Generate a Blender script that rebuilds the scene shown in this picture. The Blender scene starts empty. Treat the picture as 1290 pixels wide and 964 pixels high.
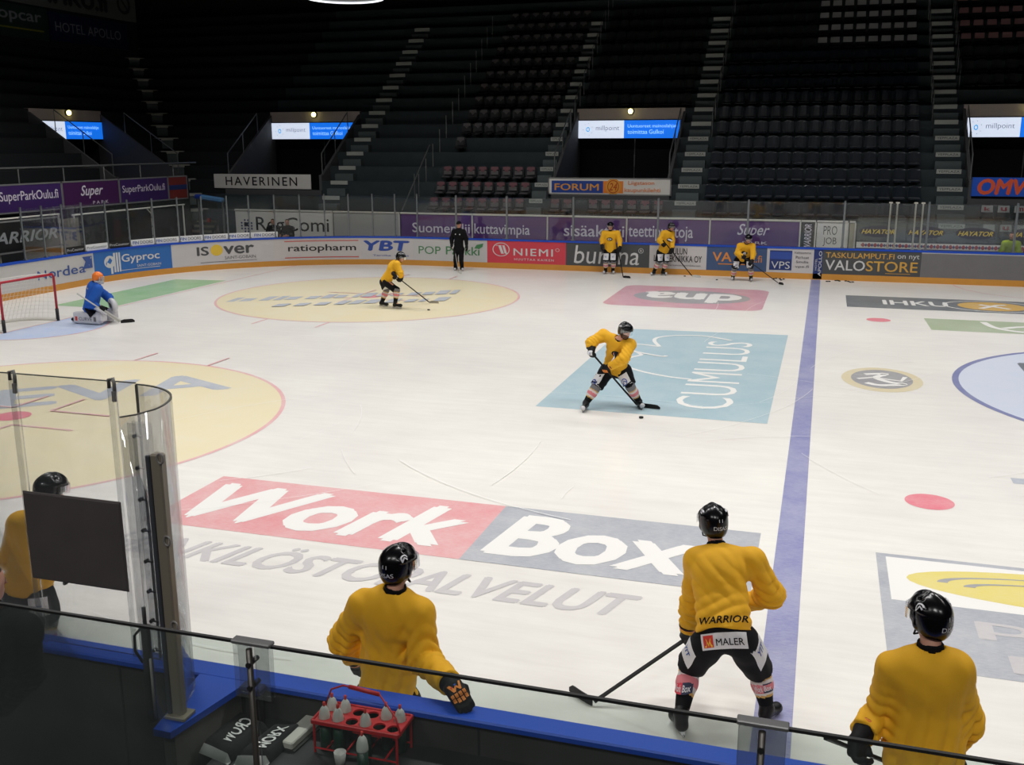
import bpy, math, random
import numpy as np
from mathutils import Vector, Matrix

SC = bpy.context.scene
COL = SC.collection
PI = math.pi
random.seed(4)

# ---------------------------------------------------------------- helpers
def lin(c):
    return tuple(((v/255)/12.92 if v/255 <= .04045 else ((v/255+.055)/1.055)**2.4) for v in c)

_mats = {}
def mat(name, rgb, rough=.5, metal=0., spec=.5, vary=0., scale=8., emit=0., alpha=1.):
    if name in _mats: return _mats[name]
    m = bpy.data.materials.new(name); m.use_nodes = True
    nt = m.node_tree; b = nt.nodes['Principled BSDF']
    c = (*lin(rgb), 1)
    b.inputs['Base Color'].default_value = c
    b.inputs['Roughness'].default_value = rough
    b.inputs['Metallic'].default_value = metal
    b.inputs['Specular IOR Level'].default_value = spec
    if emit:
        b.inputs['Emission Color'].default_value = c
        b.inputs['Emission Strength'].default_value = emit
    if vary:
        tc = nt.nodes.new('ShaderNodeTexCoord'); no = nt.nodes.new('ShaderNodeTexNoise')
        no.inputs['Scale'].default_value = scale; no.inputs['Detail'].default_value = 4
        nt.links.new(tc.outputs['Object'], no.inputs['Vector'])
        mx = nt.nodes.new('ShaderNodeMix'); mx.data_type = 'RGBA'
        k = 1-vary
        mx.inputs['A'].default_value = (c[0]*k, c[1]*k, c[2]*k, 1)
        mx.inputs['B'].default_value = (min(1, c[0]*(1+vary)), min(1, c[1]*(1+vary)), min(1, c[2]*(1+vary)), 1)
        nt.links.new(no.outputs['Fac'], mx.inputs['Factor'])
        nt.links.new(mx.outputs['Result'], b.inputs['Base Color'])
    _mats[name] = m
    return m

def glass_mat(name, tint, gloss=.06, dirt=.03, rough=.03, graze=.6):
    if name in _mats: return _mats[name]
    m = bpy.data.materials.new(name); m.use_nodes = True
    nt = m.node_tree; nt.nodes.clear()
    out = nt.nodes.new('ShaderNodeOutputMaterial')
    tr = nt.nodes.new('ShaderNodeBsdfTransparent'); tr.inputs['Color'].default_value = (*tint, 1)
    gl = nt.nodes.new('ShaderNodeBsdfGlossy'); gl.inputs['Roughness'].default_value = rough
    df = nt.nodes.new('ShaderNodeBsdfDiffuse'); df.inputs['Color'].default_value = (.6, .65, .65, 1)
    fr = nt.nodes.new('ShaderNodeLayerWeight'); fr.inputs['Blend'].default_value = .25
    ad = nt.nodes.new('ShaderNodeMath'); ad.operation = 'MULTIPLY_ADD'
    ad.inputs[1].default_value = graze; ad.inputs[2].default_value = gloss
    nt.links.new(fr.outputs['Fresnel'], ad.inputs[0])
    m1 = nt.nodes.new('ShaderNodeMixShader'); m2 = nt.nodes.new('ShaderNodeMixShader')
    m1.inputs[0].default_value = dirt
    tc = nt.nodes.new('ShaderNodeTexCoord'); no = nt.nodes.new('ShaderNodeTexNoise')
    no.inputs['Scale'].default_value = 5; no.inputs['Detail'].default_value = 5
    mp = nt.nodes.new('ShaderNodeMath'); mp.operation = 'MULTIPLY'; mp.inputs[1].default_value = dirt*2
    nt.links.new(tc.outputs['Object'], no.inputs['Vector']); nt.links.new(no.outputs['Fac'], mp.inputs[0])
    nt.links.new(mp.outputs[0], m1.inputs[0])
    nt.links.new(tr.outputs[0], m1.inputs[1]); nt.links.new(df.outputs[0], m1.inputs[2])
    nt.links.new(ad.outputs[0], m2.inputs[0])
    nt.links.new(m1.outputs[0], m2.inputs[1]); nt.links.new(gl.outputs[0], m2.inputs[2])
    nt.links.new(m2.outputs[0], out.inputs['Surface'])
    _mats[name] = m
    return m

def tag(o, label=None, cat=None, group=None, kind=None):
    if label: o['label'] = label
    if cat: o['category'] = cat
    if group: o['group'] = group
    if kind: o['kind'] = kind
    return o

def obj(name, V, F, m, parent=None, mi=None, smooth=False, loc=None):
    me = bpy.data.meshes.new(name)
    me.from_pydata([tuple(map(float, v)) for v in V], [], [tuple(int(i) for i in f) for f in F])
    for x in (m if isinstance(m, (list, tuple)) else [m]): me.materials.append(x)
    if mi is not None: me.polygons.foreach_set('material_index', np.asarray(mi, dtype=np.int32))
    if smooth: me.polygons.foreach_set('use_smooth', np.ones(len(me.polygons), dtype=bool))
    me.validate(); me.update()
    o = bpy.data.objects.new(name, me); COL.objects.link(o)
    if loc is not None: o.location = loc
    if parent is not None: o.parent = parent
    return o

def empty(name, loc=(0, 0, 0), rz=0):
    o = bpy.data.objects.new(name, None); COL.objects.link(o)
    o.location = loc; o.rotation_euler = (0, 0, rz); o.empty_display_size = .1
    return o

class MB:
    """collects simple solids into one mesh"""
    def __init__(s): s.V = []; s.F = []; s.M = []
    def add(s, V, F, m=0):
        n = len(s.V); s.V += [tuple(v) for v in V]
        for f in F: s.F.append(tuple(i+n for i in f)); s.M.append(m)
        return s
    def box(s, c, d, m=0, rz=0, rx=0, ry=0, bev=0):
        x, y, z = d[0]/2, d[1]/2, d[2]/2
        R = Matrix.Rotation(rz, 3, 'Z') @ Matrix.Rotation(ry, 3, 'Y') @ Matrix.Rotation(rx, 3, 'X')
        if not bev:
            P = [(-x,-y,-z),(x,-y,-z),(x,y,-z),(-x,y,-z),(-x,-y,z),(x,-y,z),(x,y,z),(-x,y,z)]
            F = [(0,3,2,1),(4,5,6,7),(0,1,5,4),(1,2,6,5),(2,3,7,6),(3,0,4,7)]
        else:
            b = min(bev, x*.9, y*.9, z*.9); P = []; F = []
            prof = [(-z, b), (-z+b, 0), (z-b, 0), (z, b)]
            for zz, i in prof:
                for px, py in ((-x+i,-y+b),(-x+b,-y+i),(x-b,-y+i),(x-i,-y+b),(x-i,y-b),(x-b,y-i),(-x+b,y-i),(-x+i,y-b)):
                    P.append((px, py, zz))
            for k in range(3):
                for j in range(8): F.append((k*8+j, k*8+(j+1) % 8, k*8+8+(j+1) % 8, k*8+8+j))
            F.append(tuple(range(7, -1, -1))); F.append(tuple(range(24, 32)))
        s.add([R @ Vector(p) + Vector(c) for p in P], F, m); return s
    def cyl(s, p0, p1, r0, r1=None, n=10, m=0, caps=True):
        r1 = r0 if r1 is None else r1
        p0 = Vector(p0); p1 = Vector(p1); d = (p1-p0).normalized()
        a = d.orthogonal().normalized(); b = d.cross(a)
        V = []; F = []
        for p, r in ((p0, r0), (p1, r1)):
            for k in range(n):
                t = 2*PI*k/n; V.append(p + (a*math.cos(t)+b*math.sin(t))*r)
        for k in range(n): F.append((k, (k+1) % n, n+(k+1) % n, n+k))
        if caps: F.append(tuple(range(n-1, -1, -1))); F.append(tuple(range(n, 2*n)))
        s.add(V, F, m); return s
    def tube(s, pts, r, n=8, m=0, closed=False):
        pts = [Vector(p) for p in pts]; V = []; F = []; up = None
        N = len(pts)
        rs = r if isinstance(r, (list, tuple)) else [r]*N
        for i, p in enumerate(pts):
            d = ((pts[(i+1) % N] if (closed or i < N-1) else p) - (pts[i-1] if (closed or i > 0) else p)).normalized()
            if up is None: a = d.orthogonal().normalized()
            else:
                a = up - d*up.dot(d); a.normalize()
            up = a; b = d.cross(a)
            for k in range(n):
                t = 2*PI*k/n; V.append(p+(a*math.cos(t)+b*math.sin(t))*rs[i])
        for i in range(N if closed else N-1):
            j = (i+1) % N
            for k in range(n): F.append((i*n+k, i*n+(k+1) % n, j*n+(k+1) % n, j*n+k))
        if not closed: F.append(tuple(range(n-1, -1, -1))); F.append(tuple(range((N-1)*n, N*n)))
        s.add(V, F, m); return s
    def lathe(s, c, prof, n=16, m=0):
        V = []; F = []
        for r, z in prof:
            for k in range(n):
                t = 2*PI*k/n; V.append((c[0]+r*math.cos(t), c[1]+r*math.sin(t), c[2]+z))
        for i in range(len(prof)-1):
            for k in range(n): F.append((i*n+k, i*n+(k+1) % n, (i+1)*n+(k+1) % n, (i+1)*n+k))
        F.append(tuple(range(n-1, -1, -1))); F.append(tuple(range((len(prof)-1)*n, len(prof)*n)))
        s.add(V, F, m); return s
    def build(s, name, m, parent=None, smooth=False):
        return obj(name, s.V, s.F, m, parent, s.M, smooth)

# ---------------------------------------------------------------- lettering
_tc = {}
def text2d(t, bold=0., shear=0., space=1.):
    k = (t, bold, shear, space)
    if k in _tc: return _tc[k]
    cu = bpy.data.curves.new('t', 'FONT'); cu.body = t; cu.offset = min(bold, 0); cu.shear = shear
    cu.space_character = space; cu.resolution_u = 3
    ob = bpy.data.objects.new('t', cu)
    me = ob.to_mesh()
    V = np.array([v.co[:2] for v in me.vertices]); F = [tuple(p.vertices) for p in me.polygons]
    ob.to_mesh_clear(); bpy.data.objects.remove(ob); bpy.data.curves.remove(cu)
    lo = V.min(0); hi = V.max(0)
    par = list(range(len(V)))                       # letters alternate between two levels, so that touching ones never share a plane
    def find(i):
        while par[i] != i: par[i] = par[par[i]]; i = par[i]
        return i
    for f in F:
        for i in f[1:]: par[find(i)] = find(f[0])
    comp = {}
    for i in range(len(V)): comp.setdefault(find(i), []).append(i)
    lev = np.zeros(len(V))
    for k, c in enumerate(sorted(comp.values(), key=lambda c: V[c, 0].min())): lev[c] = (k % 3)*.0004
    V = np.column_stack([(V-lo)/(hi-lo), lev])
    if bold > 0:                                    # heavier strokes: shifted copies of the letters, each a hair above the last
        w_, h_ = hi-lo; bx, by = bold*.8/w_, bold*.7/h_; n = len(V); W0 = V; V = []; FF = []
        for j, (dx, dy) in enumerate(((-bx, 0), (bx, 0), (0, by), (0, -by), (0, 0))):
            q = W0.copy(); q[:, 0] = (q[:, 0]+dx+bx)/(1+2*bx); q[:, 1] = (q[:, 1]+dy+by)/(1+2*by); q[:, 2] += j*.00025; V.append(q); FF += [tuple(i+n*j for i in f) for f in F]
        V = np.concatenate(V); F = FF
    _tc[k] = (V, F, (hi-lo)[0]/(hi-lo)[1])
    return _tc[k]

def put(parent, parts, fmap, m, name='lettering', thick=0.):
    """parts: list of (V in the unit square, F, x, y, w, h, matindex); fmap(u, v) -> world point"""
    VV = []; FF = []; MM = []
    for k, (V, F, x, y, w, h, mi) in enumerate(parts):
        n = len(VV); a = fmap(x+.5*w, y+.5*h); e = .01
        nr = (fmap(x+.5*w+e, y+.5*h)-a).cross(fmap(x+.5*w, y+.5*h+e)-a).normalized()*(.0012*k if k < 12 else .0144)
        n1 = nr.normalized() if k else (fmap(x+.5*w+e, y+.5*h)-a).cross(fmap(x+.5*w, y+.5*h+e)-a).normalized()
        VV += [fmap(x+p[0]*w, y+p[1]*h)+nr+(n1*p[2] if len(p) > 2 else n1*0) for p in V]
        FF += [tuple(i+n for i in f) for f in F]; MM += [mi]*len(F)
    return obj(name, VV, FF, m, parent, MM)

def T(t, x, y, w, h, mi=0, bold=0., shear=0., space=1.):
    V, F, a = text2d(t, bold, shear, space)
    return (V, F, x, y, w, h, mi)
_SQ = (np.array([(0,0),(1,0),(1,1),(0,1)], float), [(0,1,2,3)])
def Q(x, y, w, h, mi=0, n=1):
    if n == 1: return (*_SQ, x, y, w, h, mi)
    V = np.array([(i/n, j) for j in (0, 1) for i in range(n+1)], float)
    F = [(i, i+1, n+2+i, n+1+i) for i in range(n)]
    return (V, F, x, y, w, h, mi)
def EL(x, y, w, h, mi=0, n=28):      # ellipse inscribed in the box
    V = np.array([(.5+.5*math.cos(2*PI*k/n), .5+.5*math.sin(2*PI*k/n)) for k in range(n)])
    return (V, [tuple(range(n))], x, y, w, h, mi)
def RING(x, y, w, h, t, mi=0, n=32, a0=0, a1=2*PI):
    V = []; F = []
    for k in range(n+1):
        a = a0+(a1-a0)*k/n
        for q in (1, 1-t): V.append((.5+.5*q*math.cos(a), .5+.5*q*math.sin(a)))
    for k in range(n): F.append((2*k, 2*k+2, 2*k+3, 2*k+1))
    return (np.array(V), F, x, y, w, h, mi)
def POLY(pts, mi=0, x=0, y=0, w=1, h=1):
    return (np.array(pts, float), [tuple(range(len(pts)))], x, y, w, h, mi)
def STROKE(pts, wd, mi=0, x=0, y=0, w=1, h=1):
    P = [Vector((a, b)) for a, b in pts]; V = []; F = []
    for i, p in enumerate(P):
        d = (P[min(i+1, len(P)-1)]-P[max(i-1, 0)]).normalized(); nrm = Vector((-d.y, d.x))*wd/2
        V += [tuple(p+nrm), tuple(p-nrm)]
    for i in range(len(P)-1): F.append((2*i, 2*i+1, 2*i+3, 2*i+2))
    return (np.array(V), F, x, y, w, h, mi)
def plane_map(o, ux, vy):
    o = Vector(o); ux = Vector(ux); vy = Vector(vy)
    return lambda u, v: o+ux*u+vy*v
def quad_map(a, b, c, d):            # (0,0) (1,0) (1,1) (0,1)
    a, b, c, d = map(Vector, (a, b, c, d))
    return lambda u, v: a*(1-u)*(1-v)+b*u*(1-v)+c*u*v+d*(1-u)*v

# ---------------------------------------------------------------- rink outline
RR = 8.5; LA = RR*PI/2
def RP(s, o=0., z=0.):
    """point on the line of the boards: s runs from the far side round the end to the near side, o is outwards"""
    if s <= 29.5: return Vector((8-s, 15+o, z))
    s -= 29.5
    if s <= LA:
        a = PI/2+s/RR; return Vector((-21.5+(RR+o)*math.cos(a), 6.5+(RR+o)*math.sin(a), z))
    s -= LA
    if s <= 13: return Vector((-30-o, 6.5-s, z))
    s -= 13
    if s <= LA:
        a = PI+s/RR; return Vector((-21.5+(RR+o)*math.cos(a), -6.5+(RR+o)*math.sin(a), z))
    s -= LA
    return Vector((-21.5+s, -15-o, z))
S_NEAR = 29.5+2*LA+13                # where the near straight begins (x = -21.5)
def sweep(prof, s0, s1, step=.5, closed=True):
    n = max(1, int(math.ceil((s1-s0)/step))); k = len(prof); V = []; F = []
    for i in range(n+1):
        s = s0+(s1-s0)*i/n
        V += [RP(s, o, z) for o, z in prof]
    for i in range(n):
        for j in range(k if closed else k-1):
            a, b = j, (j+1) % k
            F.append((i*k+a, i*k+b, (i+1)*k+b, (i+1)*k+a))
    if closed: F.append(tuple(range(k-1, -1, -1))); F.append(tuple(range(n*k, n*k+k)))
    return V, F
def board_map(s0, s1, o, z0, z1):    # u runs with the picture from screen left to right: decreasing s
    return lambda u, v: RP(s1+(s0-s1)*u, o, z0+(z1-z0)*v)
# ================================================================ ICE
def paint(name, rgb, wear=.22):
    """paint under the ice: worn towards the white of the ice by skate scuffs"""
    if name in _mats: return _mats[name]
    m = bpy.data.materials.new(name); m.use_nodes = True; nt = m.node_tree; b = nt.nodes['Principled BSDF']
    tc = nt.nodes.new('ShaderNodeTexCoord')
    n1 = nt.nodes.new('ShaderNodeTexNoise'); n1.inputs['Scale'].default_value = 1.3; n1.inputs['Detail'].default_value = 8; n1.inputs['Roughness'].default_value = .7
    mp = nt.nodes.new('ShaderNodeMapping'); mp.inputs['Scale'].default_value = (2, 9, 1); mp.inputs['Rotation'].default_value = (0, 0, .5)
    n2 = nt.nodes.new('ShaderNodeTexNoise'); n2.inputs['Scale'].default_value = 6; n2.inputs['Detail'].default_value = 6; n2.inputs['Roughness'].default_value = .75
    nt.links.new(tc.outputs['Object'], n1.inputs['Vector']); nt.links.new(tc.outputs['Object'], mp.inputs['Vector']); nt.links.new(mp.outputs[0], n2.inputs['Vector'])
    ad = nt.nodes.new('ShaderNodeMath'); ad.operation = 'ADD'; nt.links.new(n1.outputs['Fac'], ad.inputs[0]); nt.links.new(n2.outputs['Fac'], ad.inputs[1])
    mr = nt.nodes.new('ShaderNodeMapRange'); mr.inputs['From Min'].default_value = .7; mr.inputs['From Max'].default_value = 1.35
    mr.inputs['To Min'].default_value = 0; mr.inputs['To Max'].default_value = wear*2
    nt.links.new(ad.outputs[0], mr.inputs['Value'])
    mx = nt.nodes.new('ShaderNodeMix'); mx.data_type = 'RGBA'
    mx.inputs['A'].default_value = (*lin(rgb), 1); mx.inputs['B'].default_value = (*lin((232, 231, 226)), 1)
    nt.links.new(mr.outputs[0], mx.inputs['Factor']); nt.links.new(mx.outputs['Result'], b.inputs['Base Color'])
    b.inputs['Roughness'].default_value = .32; b.inputs['Specular IOR Level'].default_value = .35
    _mats[name] = m
    return m

ICE = bpy.data.materials.new('rink_ice'); ICE.use_nodes = True
def _ice():
    nt = ICE.node_tree; b = nt.nodes['Principled BSDF']; L = nt.links.new
    tc = nt.nodes.new('ShaderNodeTexCoord')
    n1 = nt.nodes.new('ShaderNodeTexNoise'); n1.inputs['Scale'].default_value = .35; n1.inputs['Detail'].default_value = 7; n1.inputs['Roughness'].default_value = .65
    mp = nt.nodes.new('ShaderNodeMapping'); mp.inputs['Scale'].default_value = (.5, 4, 1); mp.inputs['Rotation'].default_value = (0, 0, .35)
    n2 = nt.nodes.new('ShaderNodeTexNoise'); n2.inputs['Scale'].default_value = 1.6; n2.inputs['Detail'].default_value = 7; n2.inputs['Roughness'].default_value = .7
    L(tc.outputs['Object'], n1.inputs['Vector']); L(tc.outputs['Object'], mp.inputs['Vector']); L(mp.outputs[0], n2.inputs['Vector'])
    r1 = nt.nodes.new('ShaderNodeValToRGB'); e = r1.color_ramp.elements
    e[0].position = .3; e[0].color = (*lin((226, 222, 217)), 1); e[1].position = .7; e[1].color = (*lin((238, 236, 229)), 1)
    L(n1.outputs['Fac'], r1.inputs['Fac'])
    r2 = nt.nodes.new('ShaderNodeValToRGB'); e = r2.color_ramp.elements
    e[0].position = .35; e[0].color = (.88, .87, .87, 1); e[1].position = .62; e[1].color = (1, 1, 1, 1)
    L(n2.outputs['Fac'], r2.inputs['Fac'])
    mx = nt.nodes.new('ShaderNodeMix'); mx.data_type = 'RGBA'; mx.blend_type = 'MULTIPLY'; mx.inputs['Factor'].default_value = .55
    L(r1.outputs[0], mx.inputs['A']); L(r2.outputs[0], mx.inputs['B']); L(mx.outputs['Result'], b.inputs['Base Color'])
    mr = nt.nodes.new('ShaderNodeMapRange'); mr.inputs['To Min'].default_value = .22; mr.inputs['To Max'].default_value = .42
    L(n2.outputs['Fac'], mr.inputs['Value']); L(mr.outputs[0], b.inputs['Roughness'])
    b.inputs['Specular IOR Level'].default_value = .35
_ice()

# ice slab: the shape of the boards, closed at x = +8
rim = [RP(s) for s in np.arange(0, S_NEAR+29.5+.01, .5)]
obj('floor', rim+[Vector((p.x, p.y, -.04)) for p in rim],
    [tuple(range(len(rim)))]+[(i, (i+1) % len(rim), (i+1) % len(rim)+len(rim), i+len(rim)) for i in range(len(rim))], ICE)
ice = bpy.data.objects['floor']; tag(ice, kind='structure')
conc = mat('arena_concrete', (52, 55, 56), .85, vary=.25, scale=1.5)
mb = MB(); mb.box((-19, 0, -.12), (70, 76, .14)); tag(mb.build('floor_slab', conc), kind='structure')

GL = .002
def gmap(a, b, c, d, z=GL): return quad_map((*a, z), (*b, z), (*c, z), (*d, z))
def flat(parts, m, name, fm=None, label=None):
    o = put(ice, parts, fm or (lambda u, v: Vector((u, v, GL))), m, name)
    if label: o['label'] = label
    return o
def disc(cx, cy, r, n=72):
    return (np.array([(cx+r*math.cos(2*PI*k/n), cy+r*math.sin(2*PI*k/n)) for k in range(n)]), [tuple(range(n))], 0, 0, 1, 1, 0)
def ring(cx, cy, r0, r1, a0=0, a1=2*PI, n=96):
    V = []; F = []
    for k in range(n+1):
        a = a0+(a1-a0)*k/n
        for r in (r0, r1): V.append((cx+r*math.cos(a), cy+r*math.sin(a)))
    for k in range(n): F.append((2*k, 2*k+1, 2*k+3, 2*k+2))
    return (np.array(V), F, 0, 0, 1, 1, 0)
def rect(x0, y0, x1, y1, mi=0): return (*_SQ, x0, y0, x1-x0, y1-y0, mi)
up = lambda z: (lambda u, v: Vector((u, v, z)))

p_blue = paint('ice_blue_line', (122, 124, 178)); p_red = paint('ice_red_line', (225, 158, 162), .34); p_dot = paint('ice_red_spot', (224, 104, 124), .24)
p_cream = paint('ice_cream', (231, 218, 178), .2); p_navy = paint('ice_faded_blue', (166, 173, 186), .28)
p_work = paint('ice_advert_red', (222, 140, 146), .3); p_grey = paint('ice_advert_grey', (156, 160, 172), .26); p_white = paint('ice_white', (238, 236, 232), .1)
p_lgrey = paint('ice_pale_grey', (192, 188, 190), .2); p_sky = paint('ice_sky_blue', (158, 188, 199), .2); p_pink = paint('ice_pink', (200, 134, 152), .24)
p_dgrey = paint('ice_dark_grey', (100, 106, 112), .12); p_gold = paint('ice_gold', (214, 170, 70), .12); p_green = paint('ice_sage', (164, 178, 146), .14)
p_lime = paint('ice_green', (134, 186, 124), .22); p_cen = paint('ice_centre', (206, 213, 230), .15); p_ring = paint('ice_centre_ring', (112, 118, 166), .12)
p_crease = paint('ice_crease', (180, 200, 238), .3); p_beige = paint('ice_beige', (216, 202, 164), .2); p_yel = paint('ice_yellow', (226, 208, 104), .16)
p_mid = paint('ice_mid_grey', (152, 150, 154), .15)

flat([rect(-7.41, -14.98, -7.11, 14.98)], p_blue, 'blue_line', up(.002))
flat([rect(-26.1, -14, -26.05, 14)], p_red, 'goal_line', up(.004))
flat([ring(0, 15, 2.95, 3.0, PI, 2*PI)], p_red, 'referee_crease', up(.002))
for cy in (7.14, -7.14):
    flat([disc(-20.05, cy, 4.46)], p_cream, 'faceoff_circle', up(.002), 'cream fill of the face-off circle')
    flat([ring(-20.05, cy, 4.45, 4.52)], p_red, 'faceoff_ring', up(.003))
    flat([disc(-20.05, cy, .3, 32)], p_dot, 'faceoff_spot', up(.005))
    h = []
    for sy in (-1, 1):
        for dx in (-.9, .9): h.append(rect(-20.05+dx-.03, cy+sy*4.42, -20.05+dx+.03, cy+sy*5.2))
        for dx in (-1, 1):
            h.append(rect(-20.05+min(dx*.4, dx*1.6), cy+sy*.45-.03, -20.05+max(dx*.4, dx*1.6), cy+sy*.45+.03))
            h.append(rect(-20.05+dx*.4-.03, cy+min(sy*.45, sy*1.3), -20.05+dx*.4+.03, cy+max(sy*.45, sy*1.3)))
    flat(h, p_red, 'hash_marks', up(.004))
    flat([disc(-5.6, cy, .3, 40)], p_dot, 'neutral_spot', up(.002))
flat([disc(0, 0, 4.5)], p_cen, 'centre_circle', up(.002)); flat([ring(0, 0, 4.44, 4.56)], p_ring, 'centre_ring', up(.003))
flat([rect(-4.45, -6.05, 2, -5.8)], p_navy, 'centre_advert_edge', up(.002))
flat([T('K', 1.12, .2, .9, 2.2, 0, .03)], p_dgrey, 'centre_logo', lambda u, v: Vector((-4.2+u, v, .004)))
# crease
cr = [(-26.05, -1.8), (-26.05, 1.8)]+[(-26.05+1.8*math.cos(a), 1.8*math.sin(a)) for a in np.linspace(PI/2, -PI/2, 30)]
flat([POLY(cr)], p_crease, 'goal_crease', up(.002)); flat([ring(-26.05, 0, 1.77, 1.82, -PI/2, PI/2)], p_red, 'crease_line', up(.003))
# green advert behind the goal line
flat([Q(0, 0, 1, 1)], p_lime, 'ice_advert', gmap((-28.0, 3.0), (-26.2, 3.0), (-26.25, 9.1), (-28.1, 8.9)), 'green advert on the ice behind the goal line')
# unreadable slanted blue lettering in the far circle; lettering in the near circle
bars = []
rnd = random.Random(3)
def bar_row(y, h, x0, x1):
    x = x0
    while x < x1:
        w = rnd.uniform(.025, .05); tall = rnd.choice((1, 1, .75, .7))
        bars.append(POLY([(x, y), (x+w, y), (x+w+.04*tall, y+h*tall), (x+.04*tall, y+h*tall)])); x += w+rnd.choice((.012, .015, .03))
bar_row(.56, .3, .02, .92); bar_row(.06, .26, .2, .84)
flat(bars, p_navy, 'ice_lettering', gmap((-23.1, 3.6), (-16.6, 7.3), (-17.9, 9.6), (-24.3, 5.9), .0035), 'faded blue slanted lettering')
flat([T('TEVA', 0, 0, 1, 1, 0, .03)], p_navy, 'ice_lettering', gmap((-21.9, -7.9), (-17.55, -4.35), (-18.5, -3.2), (-22.9, -6.7), .0035), 'faded blue lettering')
# big red and grey advert near the bench
wq = gmap((-14.85, -10.62), (-7.6, -10.62), (-7.6, -8.87), (-14.85, -8.87))
uu = (10.75-14.85)/(7.6-14.85)
flat([Q(0, 0, uu, 1, 0), Q(uu, 0, 1-uu, 1, 1)], [p_work, p_grey], 'ice_advert', wq, 'red and grey advert on the ice')
def lift(fm, z): return lambda u, v: Vector((*fm(u, v)[:2], z))
flat([T('Work', .03, .13, uu-.065, .74, 0, .05, .25), T('Box', uu+.02, .13, .33, .74, 0, .045, .18)], p_white, 'ice_lettering', lift(wq, .0035))
flat([T('HENKIL\u00d6ST\u00d6PALVELUT', 0, 0, 1, 1, 0, .04, .1)], p_lgrey, 'ice_lettering', gmap((-14.9, -11.5), (-8.75, -11.5), (-8.6, -10.85), (-14.75, -10.85)), 'pale grey lettering')
# sky-blue advert with clouds
flat([Q(0, 0, 1, 1)], p_sky, 'ice_advert', gmap((-11.75, -3.95), (-7.8, -3.95), (-7.77, 4.25), (-11.72, 4.0)), 'pale blue square advert on the ice')
flat([T('CUMULUS', 0, 0, 1, 1, 0, -.005)], p_white, 'ice_lettering', gmap((-8.45, -3.25), (-8.5, 3.0), (-9.5, 2.95), (-9.45, -3.3), .0035))
def smooth_pts(pts, n=5):
    out = []
    P = [pts[0]]+list(pts)+[pts[-1]]
    for i in range(1, len(P)-2):
        for k in range(n):
            t = k/n; a, b, c, d = (np.array(P[i+j]) for j in (-1, 0, 1, 2))
            out.append(tuple(.5*((2*b)+(-a+c)*t+(2*a-5*b+4*c-d)*t*t+(-a+3*b-3*c+d)*t**3)))
    return out+[tuple(pts[-1])]
cl = [[(-11.4, 1.55), (-11.0, 1.35), (-10.72, .95)], [(-10.72, .95), (-11.0, .35), (-10.85, -.25), (-10.45, -.67), (-9.9, -.98), (-9.4, -1.1)],
      [(-11.5, 2.0), (-11.0, 2.1), (-10.5, 1.97)], [(-10.5, 1.97), (-10.72, 2.6), (-10.7, 3.05), (-10.35, 3.4), (-9.7, 3.55), (-9.0, 3.15)], [(-10.95, 1.25), (-10.3, .9), (-10.2, 1.0)]]
flat([STROKE(smooth_pts(c), .09) for c in cl], p_white, 'cloud_outline', up(.0035))
# pink advert
def rrect(x0, y0, x1, y1, r, n=6):
    out = []
    for cx, cy, a in ((x1-r, y0+r, -PI/2), (x1-r, y1-r, 0), (x0+r, y1-r, PI/2), (x0+r, y0+r, PI)):
        out += [(cx+r*math.cos(a+PI/2*k/n), cy+r*math.sin(a+PI/2*k/n)) for k in range(n+1)]
    return out
flat([POLY(rrect(-13.1, 7.65, -8.6, 11.9, .45))], p_pink, 'ice_advert', up(.002), 'pink rounded advert on the ice')
flat([EL(-12.5, 8.5, 3.45, 2.6, n=40)], p_mid, 'ice_advert_oval', up(.0028))
flat([T('dna', 0, 0, 1, 1, 0, .05)], p_white, 'ice_lettering', gmap((-9.3, 10.65), (-12.25, 10.65), (-12.25, 8.75), (-9.3, 8.75), .0038))
# dark strip with gold oval, sage strip
flat([Q(0, 0, 1, 1)], p_dgrey, 'ice_advert', gmap((-6.35, 9.2), (3.5, 9.2), (3.5, 11.55), (-6.35, 11.5)), 'dark grey strip advert on the ice')
flat([RING(-3.75, 9.35, 2.6, 2.0, .06), T('IHKU', -5.35, 9.9, 1.75, .9, 0, .03)], p_white, 'ice_lettering', up(.004))
flat([EL(-3.35, 9.55, 1.8, 1.6)], p_gold, 'gold_oval', up(.0045)); flat([STROKE([(-2.8, 9.9), (-2.5, 10.3), (-2.3, 10.6), (-2.05, 10.7)], .16), STROKE([(-2.75, 10.6), (-2.3, 10.2), (-2.05, 9.95)], .16)], p_white, 'oval_mark', up(.006))
flat([Q(0, 0, 1, 1)], p_green, 'ice_advert', gmap((-4.42, 6.0), (3, 6.0), (3, 7.8), (-4.45, 7.75)), 'sage green strip advert on the ice')
flat([STROKE(smooth_pts([(-3.05, 7.55), (-2.9, 6.8), (-2.5, 6.35), (-1.9, 6.25), (-1.2, 6.5), (-1.0, 6.95), (-1.5, 7.2), (-2.2, 7.05), (-2.7, 6.7)]), .17)], p_white, 'ice_lettering', up(.0035))
# round club mark
flat([EL(-6.6, -1.1, 1.5, 2.15, n=40)], p_beige, 'ice_emblem', up(.002), 'beige and grey round emblem on the ice'); flat([EL(-6.42, -.82, 1.14, 1.65, n=40)], p_mid, 'emblem_fill', up(.0028))
flat([STROKE(smooth_pts([(-6.15, .35), (-5.75, .5), (-5.95, .1), (-5.7, -.25), (-5.45, -.35), (-5.9, -.55), (-6.15, -.4)]), .14), STROKE([(-6.3, -.1), (-6.0, .1), (-5.5, -.1), (-5.4, .3)], .09)], p_white, 'emblem_mark', up(.0036))
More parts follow.
